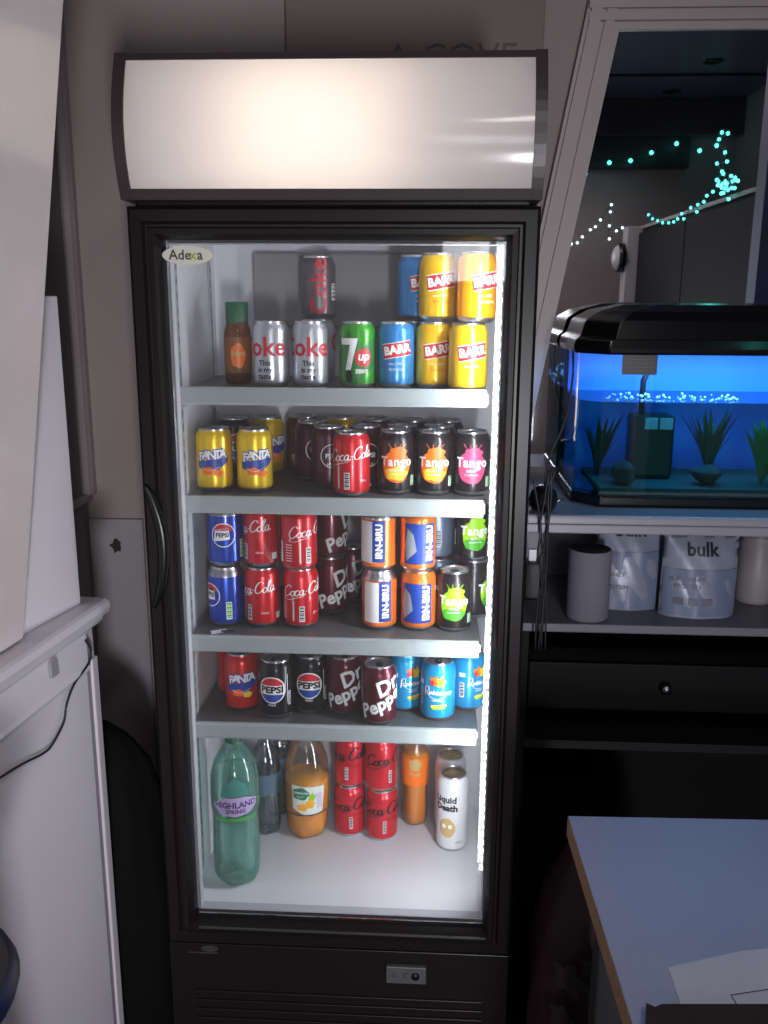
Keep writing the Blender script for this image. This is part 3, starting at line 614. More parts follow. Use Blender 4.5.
CANS = [
 # top shelf
 ('silver', 271, .19, T, -.35, 'silver cola can with red lettering, left one of the two on the top shelf', 'cans on the top shelf'),
 ('silver', 311, .19, T, -.15, 'silver cola can with red lettering, beside the green can on the top shelf', 'cans on the top shelf'),
 ('7up', 358, .19, T, .05, 'green lemonade can with a white 7 and red circle', 'cans on the top shelf'),
 ('bblue', 396, .19, T, 0, 'light blue can with red tilted banner, front row of the top shelf', 'cans on the top shelf'),
 ('byel', 434.5, .19, T, .15, 'yellow banner can on the top shelf between blue can and rightmost yellow can', 'cans on the top shelf'),
 ('byel', 468, .140, T, .2, 'yellow banner can standing furthest forward at the right of the top shelf', 'cans on the top shelf'),
 ('bblue', 414, .262, T, .3, 'blue can half hidden behind the front blue and yellow cans, top shelf', 'cans on the top shelf'),
 ('byel', 461, .262, T, -.3, 'yellow can half hidden behind the two front yellow cans, top shelf', 'cans on the top shelf'),
 ('silver', 318, .330, T, 2.6, 'silver can hidden in the back row behind the silver pair on the top shelf', 'cans on the top shelf'),
 ('shaded_silver', 318.5, .330, T+UP, .1, 'silver can with shade painted in, stacked alone above the silver pair', 'cans on the top shelf'),
 ('bblue', 416, .262, T+UP, .4, 'blue can in the upper layer of the top shelf, left of the stacked yellow cans', 'cans on the top shelf'),
 ('byel', 438, .195, T+UP, .12, 'yellow banner can stacked in the upper layer, left of two more', 'cans on the top shelf'),
 ('byel', 461, .262, T+UP, .1, 'yellow can stacked in the upper layer behind its two neighbours', 'cans on the top shelf'),
 ('borange', 477, .150, T+UP, .5, 'amber banner can stacked in the upper layer beside the light strip', 'cans on the top shelf'),
 # second shelf
 ('flem', 214, .19, S2, -.12, 'yellow lemon soda can at the far left of the second shelf', 'cans on the second shelf'),
 ('flem', 255, .19, S2, .12, 'yellow lemon soda can, second from left on the second shelf', 'cans on the second shelf'),
 ('cola', 351.5, .165, S2, -.2, 'red cola can with white script at the front of the second shelf', 'cans on the second shelf'),
 ('tor', 396, .19, S2, .02, 'black can with orange splash beside the red cola can, second shelf', 'cans on the second shelf'),
 ('tor', 434, .19, S2, .02, 'black can with orange splash beside the pink splash can, second shelf', 'cans on the second shelf'),
 ('tpk', 471.5, .19, S2, .02, 'black can with pink splash at the right of the second shelf', 'cans on the second shelf'),
 ('cherry', 312, .302, S2, .3, 'plum can furthest left of the ringed plum cans, second shelf', 'cans on the second shelf'),
 ('cherry', 329, .235, S2, .2, 'plum can with white ring just behind left of the red cola can', 'cans on the second shelf'),
 ('cherry', 365, .250, S2, .2, 'plum can just behind right of the red cola can', 'cans on the second shelf'),
 ('max', 234, .342, S2, .3, 'black can at the back left behind the yellow lemon cans', 'cans on the second shelf'),
 ('flem', 268, .352, S2, .5, 'yellow can in shade at the back of the second shelf', 'cans on the second shelf'),
 ('drp', 303, .375, S2, .5, 'maroon can in the back row, behind the leftmost ringed plum can', 'cans on the second shelf'),
 ('flem', 341, .372, S2, .6, 'yellow can at the very back, middle of the second shelf', 'cans on the second shelf'),
 ('drp', 376, .342, S2, .6, 'maroon can in the back row behind the right-hand plum can', 'cans on the second shelf'),
 ('tor', 402, .262, S2, .4, 'black can directly behind the left orange-splash can, second shelf', 'cans on the second shelf'),
 ('tor', 438.5, .262, S2, .4, 'black can directly behind the right orange-splash can, second shelf', 'cans on the second shelf'),
 ('tor', 412, .338, S2, .4, 'black can in the third row behind the left orange-splash can', 'cans on the second shelf'),
 ('tor', 447, .338, S2, .4, 'black can in the third row behind the right orange-splash can', 'cans on the second shelf'),
 # third shelf
 ('pblue', 226, .19, S3, 0, 'blue can with grey shoulder, bottom layer at far left of the third shelf', 'cans on the third shelf'),
 ('cola', 262.5, .19, S3, -.75, 'red cola can, bottom layer, beside the blue can on the third shelf', 'cans on the third shelf'),
 ('cola', 301, .19, S3, .1, 'red cola can, bottom layer, right one of the third shelf pair', 'cans on the third shelf'),
 ('irnw', 379.5, .19, S3, .0, 'white and orange can with upright blue lettering, bottom layer', 'cans on the third shelf'),
 ('irnb', 418.5, .19, S3, .0, 'blue and orange can with upright lettering, bottom layer', 'cans on the third shelf'),
 ('tgr', 454, .19, S3, .0, 'black can with lime green splash at the front of the third shelf', 'cans on the third shelf'),
 ('tgr', 473.5, .265, S3, 1.2, 'black can behind the front green-splash can, bottom layer', 'cans on the third shelf'),
 ('slate', 436.5, .268, S3, .4, 'slate can hidden in the bottom layer under the slate can', 'cans on the third shelf'),
 ('drp', 331, .268, S3, .4, 'maroon can, bottom layer, in the dark gap right of the red colas', 'cans on the third shelf'),
 ('drp', 353, .345, S3, .2, 'maroon can at the back of the dark gap on the third shelf', 'cans on the third shelf'),
 ('pblue', 225.5, .197, S3+UP, .9, 'blue can in the upper layer at far left of the third shelf', 'cans on the third shelf'),
 ('cola', 261.5, .197, S3+UP, -1.0, 'red cola can, upper layer, beside the upper blue can', 'cans on the third shelf'),
 ('cola', 299, .180, S3+UP, .6, 'red cola can, upper layer, right one of the third shelf pair', 'cans on the third shelf'),
 ('drp', 331, .266, S3+UP, .9, 'maroon can in the upper layer right of the red colas', 'cans on the third shelf'),
 ('irnw', 379, .19, S3+UP, -.35, 'white and orange can with upright blue lettering, upper layer', 'cans on the third shelf'),
 ('irnb', 418, .185, S3+UP, .25, 'blue and orange can with upright lettering, upper layer', 'cans on the third shelf'),
 ('slate', 436, .266, S3+UP, .1, 'slate blue can in the upper layer between orange and black cans', 'cans on the third shelf'),
 ('tgr', 471.5, .263, S3+UP, .25, 'black can with lime green splash in the upper layer', 'cans on the third shelf'),
 # fourth shelf
 ('fred', 242, .19, S4, 0, 'red fruit soda can with blue badge on the fourth shelf', 'cans on the fourth shelf'),
 ('max', 276, .162, S4, -.25, 'black can with round red, white and blue badge, left one of the pair', 'cans on the fourth shelf'),
 ('max', 310.5, .186, S4, -.1, 'black can with round badge, right one, beside the maroon cans', 'cans on the fourth shelf'),
 ('drp', 345, .186, S4, 0, 'maroon can with slanted white lettering, left and further back one of the pair', 'cans on the fourth shelf'),
 ('drp', 379, .148, S4, .1, 'maroon can with slanted white lettering at the very front of the fourth shelf', 'cans on the fourth shelf'),
 ('rob', 405, .208, S4, .5, 'cyan fruit drink can partly hidden behind the front maroon can', 'cans on the fourth shelf'),
 ('rob', 438, .172, S4, -.05, 'cyan fruit drink can with orange splash, middle of the three', 'cans on the fourth shelf'),
 ('rob', 468, .218, S4, .75, 'cyan fruit drink can nearest the light strip, fourth shelf', 'cans on the fourth shelf'),
 ('fred', 234, .262, S4, 1.0, 'dark red can behind the red fruit soda can, fourth shelf', 'cans on the fourth shelf'),
 ('max', 293, .250, S4, .4, 'black can in the second row behind the two badge cans', 'cans on the fourth shelf'),
 ('drp', 364, .255, S4, .4, 'maroon can in the second row behind the two maroon cans', 'cans on the fourth shelf'),
 # fridge floor
 ('zero', 350, .31, FL, -.05, 'red can with black script, bottom of the left stack on the fridge floor', 'red cans stacked on the fridge floor'),
 ('zero', 350, .31, FL+UP, -.35, 'red can with black script, top of the left stack on the fridge floor', 'red cans stacked on the fridge floor'),
 ('zero', 382, .297, FL, .05, 'red can with black script, bottom of the right stack on the fridge floor', 'red cans stacked on the fridge floor'),
 ('zero', 381, .297, FL+UP, .5, 'red can with black script, top of the right stack on the fridge floor', 'red cans stacked on the fridge floor'),
 ('death', 452.5, .270, FL, -.28, 'tall white can with black gothic lettering, front one on the fridge floor', 'tall white cans'),
 ('death', 450, .345, FL, 1.2, 'tall white can standing behind the front tall white can', 'tall white cans'),
]
for c_ in CANS: can(*c_)

# ------------------------------------------------------------------ bottles
def bottle(name, label, cat, px, y, prof, zbase, mat_, cap=None, liquid=None, lab=None, rot=0, fn=None, print_=None):
    h = max(p[1] for p in prof); x = xat(px, y, zbase+h*.4); x = max(-LX+max(p[0] for p in prof)+.0015, x); face = math.atan2(x-CAM.x, y-CAM.y)
    t = thing(name, label, cat, (x, y, zbase), -face+rot)
    bm = bmesh.new(); lathe(bm, prof, 40, fn=fn); obj('bottle_body', bm, mat_, t)
    if liquid:
        lv, lm = liquid; pr = [(max(0, r-.0016), z+(.0016 if i < 3 else 0)) for i, (r, z) in enumerate(prof) if z <= lv]; rl = pr[-1][0]; pr.append((rl, lv)); pr.append((0, lv))
        bm = bmesh.new(); lathe(bm, pr, 32, fn=fn); obj('drink', bm, lm, t)
    if lab:
        z0, z1, r, lm = lab; bm = bmesh.new(); lathe(bm, [(r, z0), (r, z1)], 40); obj('wrapper', bm, lm, t)
    if cap:
        cr, ch, cm = cap; bm = bmesh.new(); lathe(bm, [(cr, h-ch), (cr, h+.001), (cr*.9, h+.002), (0, h+.002)], 24, fn=lambda r, z, a: r*(1+.03*math.sin(a*24))); obj('bottle_cap', bm, cm, t)
    if print_:
        g, r, ms = print_; obj_me('printed_label', g.mesh(cyl(r)), ms, t)
    return t
petal = lambda amp, z1: (lambda r, z, a: r*(1-amp*max(0, 1-z/z1)*(0.5+0.5*math.cos(5*a))))
M_petg = thin('green_plastic', (.74, .95, .89), .07, .2, (140, 225, 200), .06)
M_petw = thin('clear_plastic', (.86, .93, .94), .08, .07, (170, 195, 200), .06)
M_water = thin('still_water', (.93, .98, .97), .02, .0)
bigp = [(0, .010), (.014, .003), (.030, .0), (.040, .006), (.0455, .022), (.046, .06), (.0450, .11), (.0440, .145), (.0445, .15), (.0465, .165), (.0470, .20), (.0455, .228), (.039, .255), (.028, .275), (.016, .290), (.0135, .297), (.0135, .312)]
g = G(); M_lab = [mat('label_lilac', (178, 160, 200), .5), mat('label_purple_ink', (70, 40, 110), .5), mat('label_teal', (60, 130, 120), .5), mat('label_leaf', (70, 150, 80), .5)]
g.poly([(-.045, .0), (-.03, -.012), (0, -.018), (.03, -.012), (.045, 0), (.045, .012), (.02, .022), (-.02, .022), (-.045, .008)], 0, 1, 0, .178); g.text('HIGHLAND', .0165, 0, .184, 1, 2, bold=.0006); g.text('SPRING', .0115, 0, .171, 1, 2, bold=.0004)
g.rect(.085, .008, 0, .154, 3, 1); g.poly([(-.03, 0), (.03, 0), (.02, .025), (0, .040), (-.02, .025)], 2, 1, 0, .202)
bottle('water_bottle', 'large green plastic water bottle at the left on the fridge floor', 'bottle', 236, .135, bigp, FL, M_petg, (.016, .016, mat('cap_green', (20, 80, 60), .4)), (.232, M_water), None, 0, petal(.16, .03), (g, .0478, M_lab))
smp = [(0, .008), (.010, .002), (.022, .0), (.030, .006), (.0325, .02), (.0315, .05), (.0325, .08), (.031, .11), (.0325, .13), (.0325, .15), (.029, .175), (.018, .20), (.0125, .212), (.0125, .232)]
M_cblue = mat('wrap_blue_grey', (80, 105, 120), .45)
bottle('water_bottle', 'clear ribbed water bottle right behind the green bottle', 'bottle', 266, .30, smp, FL, M_petw, (.014, .014, mat('cap_blue', (40, 80, 110), .4)), (.20, M_water), (.10, .145, .0332, M_cblue), 0, petal(.14, .025))
bottle('water_bottle', 'clear ribbed water bottle behind, next to the orange squash', 'bottle', 280, .375, smp, FL, M_petw, (.014, .014, MATS['cap_blue']), (.20, M_water), (.10, .145, .0332, M_cblue), 0, petal(.14, .025))
sq = [(0, .008), (.014, .002), (.030, .0), (.038, .006), (.043, .022), (.0445, .045), (.0440, .05), (.0465, .056), (.0475, .13), (.047, .150), (.044, .175), (.034, .205), (.022, .228), (.016, .24), (.016, .262)]
g = G(); g.poly([(-.032, -.020), (.0, -.036), (.034, -.030), (.040, .028), (-.034, .034)], 0, 1, 0, .100); g.oval(.018, .014, -.014, .115, 1, 2, wob=.08); g.text('ROBINSONS', .0062, -.014, .117, 0, 3, bold=.0002); g.text('FRUIT', .006, -.014, .108, 0, 3)
g.oval(.010, .010, .006, .092, 2, 2, wob=.12); g.oval(.008, .008, .010, .108, 4, 2, wob=.3); g.rect(.014, .034, .026, .098, 3, 2, .1); g.oval(.012, .008, -.010, .084, 2, 3, wob=.15); g.rect(.10, .003, 0, .066, 5, 2, .03)
SQ = [mat('label_pale', (222, 226, 220), .5), mat('label_bottle_green', (40, 120, 95), .5), mat('label_mango', (245, 175, 50), .5), mat('label_pale_lilac', (205, 195, 220), .5), M_lime, mat('label_navy', (60, 50, 80), .5)]
bottle('squash_bottle', 'round orange squash bottle with a fruit label on the fridge floor', 'bottle', 307, .300, sq, FL, thin('clear_squash_plastic', (.95, .95, .93), .07, .04, (220, 215, 200), .05), (.019, .018, mat('cap_white', (210, 205, 190), .4)), (.135, mat('orange_squash', (244, 160, 30), .35)), None, 0, petal(.12, .03), (g, .0482, SQ))
fb = [(0, .008), (.009, .002), (.020, .0), (.027, .006), (.029, .02), (.0285, .05), (.0275, .08), (.029, .12), (.0295, .15), (.027, .172), (.019, .195), (.0130, .207), (.0130, .225)]
g = G(); g.oval(.014, .014, 0, .150, 1, 1, wob=.1); g.text('Fruit', .012, 0, .128, 1, 2, bold=.0005)
bottle('soda_bottle', 'small orange soda bottle with orange wrapper beside the stacked red cans', 'bottle', 415, .352, fb, FL, thin('clear_soda_plastic', (.97, .93, .86), .07, .03), (.0145, .014, mat('cap_orange', (225, 95, 25), .4)), (.17, mat('orange_soda', (222, 140, 35), .35)), (.100, .165, .0302, mat('wrap_orange', (245, 120, 25), .35)), 0, petal(.14, .025), (g, .0305, [M_yel, M_gold]))
jb = [(0, .004), (.018, .0), (.0235, .003), (.0245, .01), (.0245, .085), (.0235, .095), (.020, .108), (.0135, .120), (.0130, .145)]
g = G(); g.oval(.014, .022, 0, .052, 0, 1, wob=.06); g.text('Juice', .013, 0, .056, 1, 2, bold=.0005)
bottle('juice_bottle', 'small amber juice bottle with a green cap on the top shelf', 'bottle', 238, .240, jb, T, thin('amber_plastic', (.8, .6, .35), .06, .15, (150, 95, 50)), (.0205, .034, mat('cap_deep_green', (30, 92, 66), .4)), (.108, mat('amber_juice', (128, 80, 36), .4)), (.02, .085, .0250, mat('wrap_brown', (128, 78, 38), .45)), 0, None, (g, .0253, [M_orange, M_gold]))
# scraps on the third shelf
bm = bmesh.new(); box(bm, -.015, .015, -.006, .008, 0, .0012, 0, Matrix.Rotation(.5, 4, 'Z') @ Matrix.Rotation(.0, 4, 'X')); box(bm, .004, .03, -.006, .0, .0014, .0028, 1, Matrix.Rotation(.3, 4, 'Z'))
o = tag(obj('paper_scrap', bm, [M_white, M_ink]), 'torn black and white paper scrap at the left front of the third shelf', 'paper'); o.location = (-.238, .135, SZ['third']+.0003)

# ------------------------------------------------------------------ board leaning on the wall above the cooler
c0 = on_y(284, 52, .56); c1 = on_y(545, 48, .56)
bm = boxes((c0.x, c1.x, .585, .597, 1.66, 2.25))
bd = obj('display_board', bm, mat('board_card', (122, 108, 104), .6, vary=.05), bevel=.002); tag(bd, 'pale printed board against the wall behind the lit sign', 'board')
tq = on_y(452, 49, .585); g = G(); g.text('A COVE', .075, tq.x, tq.z-.018, 0, 1); obj_me('board_lettering', g.mesh(lambda x, z, o: (x, .5848-o, z), step=0), mat('board_ink', (84, 74, 72), .6), bd)
ps = thing('ledge_bracket', 'narrow ledge on the wall carrying the pale board behind the sign', 'ledge', (0, 0, 0)); obj('ledge', boxes((c0.x-.02, c1.x, .55, WY, 1.645, 1.6595)), M_trim, ps, bevel=.002)

# ------------------------------------------------------------------ white cabinet with moulded top at the left
Fp = Vector((-.420, .0, 0)); ang = math.radians(7.2)
cab = thing('white_cabinet', 'white painted cabinet with a moulded top along the left side', 'cabinet', Fp, -ang)
# local axes: -y runs towards the camera, +x is the face
M_cab = mat('cabinet_white', (222, 218, 226), .38, bump=.05, bscale=30, vary=.03)
obj('carcass', boxes((-.40, -.004, -1.35, 0, 0, .955)), M_cab, cab)
bm = bmesh.new(); prism(bm, [(-.40, .955), (.004, .955), (.010, .962), (.012, .970), (.022, .976), (.026, .986), (.024, .996), (.018, 1.0), (-.40, 1.0)], 'y', -1.37, .014); obj('moulded_top', bm, M_cab, cab, bevel=.0015)
bm = bmesh.new(); prism(bm, [(-.006, .885), (.004, .885), (.008, .893), (.004, .90), (.004, .955), (-.006, .955)], 'y', -1.36, -.035); obj('top_rail', bm, M_cab, cab)
bm = bmesh.new(); box(bm, -.006, .003, -.020, .0, 0, .90); obj('corner_post', bm, M_cab, cab, bevel=.002)
bm = bmesh.new(); box(bm, -.006, -.0015, -.034, -.020, 0, .94); obj('edge_channel', bm, mat('channel_grey', (138, 136, 142), .45), cab)
bm = bmesh.new(); box(bm, -.006, .0, -1.34, -.034, .0, .884); obj('side_panel', bm, M_cab, cab)
bm = bmesh.new(); prism(bm, [(-.155, .925), (-.135, .925), (-.138, .950), (-.148, .955), (-.155, .950)], 'x', .004, .010) 
obj('peg', bm, mat('peg_grey', (150, 148, 152), .5), cab)
Mc = Matrix.Translation(Fp) @ Matrix.Rotation(-ang, 4, 'Z'); nn = (Mc.to_3x3() @ Vector((1, 0, 0)))
face_p = Mc @ Vector((.0035, 0, 0))
cpts = [on_plane(x, y, face_p, nn) for x, y in [(84, 640), (89, 650), (87, 663), (73, 683), (65, 704), (62, 722), (50, 745), (40, 754), (20, 764), (-6, 780)]]
tg = (Mc @ Vector((.012, -.02, .95))); bm = bmesh.new(); tube(bm, crom([p+nn*.003 for p in cpts], 6), .0020, 8)
tag(obj('power_cable', bm, mat('cable_black', (34, 34, 40), .45)), 'thin black cable drooping down the white cabinet side', 'cable')
# board standing on the cabinet and the leaning glossy panel in front of it
M_gloss = mat('gloss_white', (226, 218, 218), .16, bump=.25, bscale=28, coat=.3, vary=.02)
bm = bmesh.new(); box(bm, -.020, 0, -1.1, 0, 1.0002, 1.50)
wb = obj('white_board', bm, mat('board_white', (224, 220, 228), .45), bevel=.002); wb.location = Mc @ Vector((-.008, -.022, 0)); wb.rotation_euler = (0, 0, -ang-math.radians(5.0)); tag(wb, 'matt white board standing upright on the white cabinet top', 'board')
base = Vector((-.452, -.19, 1.0004)); top = Vector((-.292, -.19, 2.0))
lean = math.atan2(top.x-base.x, top.z-base.z)
bm = bmesh.new(); box(bm, -.010, 0, -1.10, 0, 0, 1.12)
gp = obj('glossy_panel', bm, M_gloss, bevel=.003); gp.matrix_world = Matrix.Translation(base+Vector((0, 0, .0032))) @ Matrix.Rotation(-ang, 4, 'Z') @ Matrix.Rotation(lean, 4, 'Y')
tag(gp, 'tall glossy white panel leaning inwards on the cabinet top', 'panel')

# bin at the left edge, bag behind the cooler, red bag under the table
bn = thing('pedal_bin', 'black rounded bin with a navy rim poking in at the left edge', 'bin', (-.367, -.72, -.0))
bm = bmesh.new(); lathe(bm, [(0, 0), (.085, 0), (.09, .01), (.075, .75), (.100, .82), (.112, .832)], 36); obj('bin_body', bm, mat('bin_black', (20, 19, 20), .5), bn)
bm = bmesh.new(); lathe(bm, [(.112, .830), (.121, .835), (.124, .845), (.120, .855), (.112, .859), (.10, .853)], 36); obj('bin_rim', bm, mat('bin_navy', (28, 26, 60), .4), bn)
bm = bmesh.new(); lathe(bm, [(.114, .858), (.100, .885), (.088, .915), (.068, .942), (.035, .958), (0, .962)], 36); obj('bin_lid', bm, MATS['bin_black'], bn)
def lumpy(name, r, h, mat_, seed, sag=.12, loc=(0, 0, 0), sx=1, sy=1):
    rnd = random.Random(seed); ph = [rnd.random()*6 for _ in range(6)]
    prof = [(0, 0), (.75, .0), (.93, .06), (1, .2), (1.0, .42), (.93, .62), (.8, .78), (.6, .9), (.35, .97), (0, 1)]
    bm = bmesh.new(); lathe(bm, [(a*r, b*h) for a, b in prof], 40, fn=lambda q, z, a: q*(1+sag*.5*math.sin(3*a+ph[0]+z*9)+sag*.35*math.sin(7*a+ph[1]-z*14)+sag*.2*math.sin(13*a+ph[2])))
    for v in bm.verts: v.co.x *= sx; v.co.y *= sy; v.co.z *= 1+.04*math.sin(v.co.x*22+ph[3])
    o = obj(name, bm, mat_); o.location = loc; return o
b1 = lumpy('bin_bag', .120, .70, mat('bag_black', (13, 12, 13), .85, spec=.2), 3, .10, (-.470, .165, .0), .98, .85)
tag(b1, 'bulging black bag on the floor between white cabinet and fridge', 'bag')
b2 = lumpy('carrier_bag', .17, .60, mat('bag_dark_red', (38, 12, 17), .6, vary=.3, vscale=12), 8, .10, (.505, .0, 0), .95, .95)
tag(b2, 'dark red patterned bag on the floor under the table corner', 'bag')
g = G()
for (x, z, s) in ((-.06, .40, .03), (-.02, .44, .022), (.0, .38, .026), (-.07, .32, .024), (.05, .30, .035), (.03, .2, .03)):
    g.oval(s, s*.9, x, z, 0, 1, wob=.25); g.oval(s*.35, s*.35, x, z, 1, 2)
gp2 = obj_me('flower_print', g.mesh(lambda x, z, o: ((.176+o)*math.sin(x/.17-.35), -(.176+o)*math.cos(x/.17-.35), z), step=.006), [mat('flower_grey', (36, 31, 33), .6), mat('flower_dark', (30, 24, 26), .6)], b2)

# ------------------------------------------------------------------ white table, bottom right
tx, ty, tz = .361, -.207, .75
tb = thing('work_table', 'white laminate table with raw chipboard edge in the lower right', 'table', (tx, ty, 0), math.radians(1.5))
M_lam = mat('laminate_white', (160, 160, 174), .5, bump=.03, vary=.03)
M_chip = mat('chipboard_raw', (150, 118, 88), .8, vary=.45, vscale=160, bump=.6, bscale=160)
obj('table_top', boxes((.001, .80, -.90, -.001, tz-.002, tz)), M_lam, tb)
obj('table_core', boxes((0, .80, -.90, 0, tz-.032, tz-.0021)), M_chip, tb)
for (x, y) in ((.06, -.06), (.74, -.06), (.06, -.84), (.74, -.84)): obj('leg', boxes((x-.02, x+.02, y-.02, y+.02, 0, tz-.033)), mat('table_leg_dark', (40, 40, 42), .5), tb, bevel=.003)
def sheet(name, pxs, z0, th, m_, label, cat, lines=None):
    pts = [on_z(x, y, z0) for x, y in pxs]; bm = bmesh.new(); prism(bm, [(p.x, p.y) for p in pts], 'z', z0, z0+th); o = obj(name, bm, m_); tag(o, label, cat); return o
pp = sheet('paper_sheet', [(668, 968), (740, 952), (800, 946), (800, 1120), (706, 1080)], tz+.0004, .0012, mat('paper_white', (205, 202, 206), .7, vary=.03), 'white paper lying on the table near the brown card', 'paper')
def rline(pxs, z0): 
    P = [on_z(x, y, z0) for x, y in pxs]; bm = bmesh.new()
    for a, b in zip(P, P[1:]+P[:1]):
        d = (b-a).normalized(); n = Vector((-d.y, d.x, 0))*.0007; v = [bm.verts.new(q) for q in (a-n, b-n, b+n, a+n)]; f = bm.faces.new(v); 
        f.normal_update()
        if f.normal.z < 0: f.normal_flip()
    return bm
obj('printed_box', rline([(731, 995), (790, 986), (790, 1060), (752, 1030)], tz+.0019), M_ink, pp)
bc = sheet('brown_card', [(646, 1006), (655, 1010), (661, 1007), (800, 1007), (800, 1140), (640, 1140)], tz+.012, .004, mat('card_dark_brown', (44, 30, 27), .95, vary=.3, vscale=40), 'dark brown card edge at the bottom of the table', 'card')
bcs = [on_z(x, y, tz+.002) for x, y in [(664, 1030), (790, 1030), (790, 1120), (664, 1120)]]
bm = bmesh.new(); prism(bm, [(p.x, p.y) for p in bcs], 'z', tz+.0022, tz+.0119); tag(obj('cardboard_box', bm, mat('box_inner_brown', (60, 44, 38), .7)), 'flat cardboard box under the dark brown card', 'box')

# ------------------------------------------------------------------ shelving with the aquarium
su = thing('shelf_unit', 'white and dark shelving unit standing to the right of the fridge', 'shelving', (0, 0, 0))
SX0, SX1 = .33, 1.30
M_sh = mat('shelf_board_white', (150, 149, 162), .3, vary=.03)
obj('upper_board', boxes((SX0, SX1, .25, .595, 1.065, 1.101)), M_sh, su, bevel=.006)
obj('edge_bead', boxes((SX0, SX1, .243, .2505, 1.067, 1.085)), M_sh, su, bevel=.003)
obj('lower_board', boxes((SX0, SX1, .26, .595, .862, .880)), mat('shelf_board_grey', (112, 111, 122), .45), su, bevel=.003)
obj('back_board', boxes((SX0, SX1, .585, .60, .880, 1.065)), mat('back_board_grey', (170, 168, 178), .6), su)
M_dk = mat('unit_dark', (14, 13, 16), .6, spec=.2)
bm = boxes((SX0, SX0+.018, .26, .595, 0, .861), (SX1-.018, SX1, .26, .595, 0, 1.064), (SX0+.018, SX1-.018, .585, .60, 0, .861), (SX0+.018, SX1-.018, .27, .585, .05, .068)); obj('dark_carcass', bm, M_dk, su)
obj('dark_shelf', boxes((SX0+.019, SX1-.019, .262, .58, .612, .630)), mat('dark_shelf', (30, 29, 34), .4), su)
obj('drawer_front', boxes((SX0+.02, SX1-.02, .258, .275, .70, .80)), M_dk, su, bevel=.003)
bm = bmesh.new(); c = on_y(668, 658, .25); lathe(bm, [(0, 0), (.006, 0), (.006, .01), (.012, .016), (.009, .022), (0, .023)], 16); bm.transform(Matrix.Translation((c.x, .258, .755)) @ Matrix.Rotation(PI/2, 4, 'X')); obj('drawer_knob', bm, mat('knob_steel', (130, 128, 130), .3, metal=1), su)

# aquarium
AX0, AX1, AY0, AY1, AZ0, AZ1 = .432, 1.03, .325, .575, 1.1015, 1.409
def outline(i=0, cham=.045): return [(AX0+cham, AY0+i), (AX1-cham, AY0+i), (AX1-i, AY0+cham), (AX1-i, AY1-i), (AX0+i, AY1-i), (AX0+i, AY0+cham)]
aq = thing('aquarium', 'blue-lit fish tank with a black domed lid on the white shelf', 'aquarium', (0, 0, 0))
M_aqb = mat('aquarium_black', (16, 15, 18), .18, coat=.4)
bm = bmesh.new(); prism(bm, outline(0, .05), 'z', AZ0, AZ0+.022); obj('tank_base', bm, M_aqb, aq, bevel=.004)
bm = bmesh.new(); O = outline(.003); A = [bm.verts.new((x, y, AZ0+.022)) for x, y in O]; B = [bm.verts.new((x, y, AZ1-.01)) for x, y in O]
for i in range(6): bm.faces.new((A[i], A[(i+1) % 6], B[(i+1) % 6], B[i]))
obj('tank_glass', bm, thin('tank_glass', (.86, .95, .98), .06, .01, (90, 150, 200)), aq)
bm = bmesh.new(); O = outline(.007); prism(bm, O, 'z', AZ0+.030, 1.307); obj('water', bm, thin('tank_water', (.24, .50, .46), .04, .025, (40, 130, 120)), aq)
obj('blue_glow_sheet', boxes((AX0+.012, AX1-.012, AY1-.010, AY1-.008, AZ0+.03, AZ1-.012)), mat('tank_glow_blue', (62, 130, 228), .5, vary=.15, vscale=9), aq)  # added sheet; blue lamp glow on the tank's back put into its colour
gr = obj('gravel', boxes((AX0+.05, AX1-.05, AY0+.012, AY1-.014, AZ0+.0225, AZ0+.036)), mat('gravel_teal', (66, 84, 84), .8, vary=.5, vscale=120, bump=.8, bscale=150)); gr['kind'] = 'stuff'; tag(gr, 'thin layer of fine gravel on the bottom of the fish tank', 'gravel')
bm = bmesh.new(); rb = random.Random(5)
for i in range(70):
    u = rb.random(); x_ = AX0+.06+u*.26 if i < 55 else AX0+.06+rb.random()*.4; r_ = .0012+.0022*rb.random()
    bmesh.ops.create_icosphere(bm, subdivisions=1, radius=r_, matrix=Matrix.Translation((x_, AY0+.012+rb.random()*.12, 1.3075+r_*.6+.006*rb.random()**3)))
bb = obj('water_sparkle', bm, mat('sparkle_white', (210, 235, 245), .2), aq); bb['kind'] = 'stuff'  # white beads added for the sparkle of light along the water line
# lid: lofted dome
bm = bmesh.new()
def lidring(i, z):
    return [bm.verts.new((x+(-1 if x > .73 else 1)*i*1.6, y+(-1 if y > .45 else 1)*i, z)) for x, y in outline(-.006, .05)]
rings = [lidring(0, AZ1-.012), lidring(-.002, AZ1), lidring(0, AZ1+.014), lidring(.006, AZ1+.020), lidring(.012, AZ1+.050), lidring(.030, AZ1+.068), lidring(.062, AZ1+.080), lidring(.09, AZ1+.083)]
for a, b in zip(rings, rings[1:]):
    for i in range(6): bm.faces.new((a[i], a[(i+1) % 6], b[(i+1) % 6], b[i]))
bm.faces.new(rings[-1]); bm.faces.new(rings[0][::-1]); bmesh.ops.recalc_face_normals(bm, faces=bm.faces[:])
obj('tank_lid', bm, M_aqb, aq, bevel=.004)
c = on_y(640, 365, AY0-.001); g = G(); g.rect(.066, .037, c.x, c.z, 0, 1)
for i in range(4): g.rect(.050, .002, c.x, c.z+.010-.007*i, 1, 2)
obj_me('sticker', g.mesh(lambda x, z, o: (x, AY0+.0015-o, z), step=0), [mat('sticker_slate', (18, 19, 28), .4), mat('sticker_print', (44, 44, 58), .4)], aq)
bm = bmesh.new(); box(bm, AX0+.10, AX1-.10, .41, .47, AZ1-.0115, AZ1-.004); obj('lamp_housing', bm, M_aqb, aq)
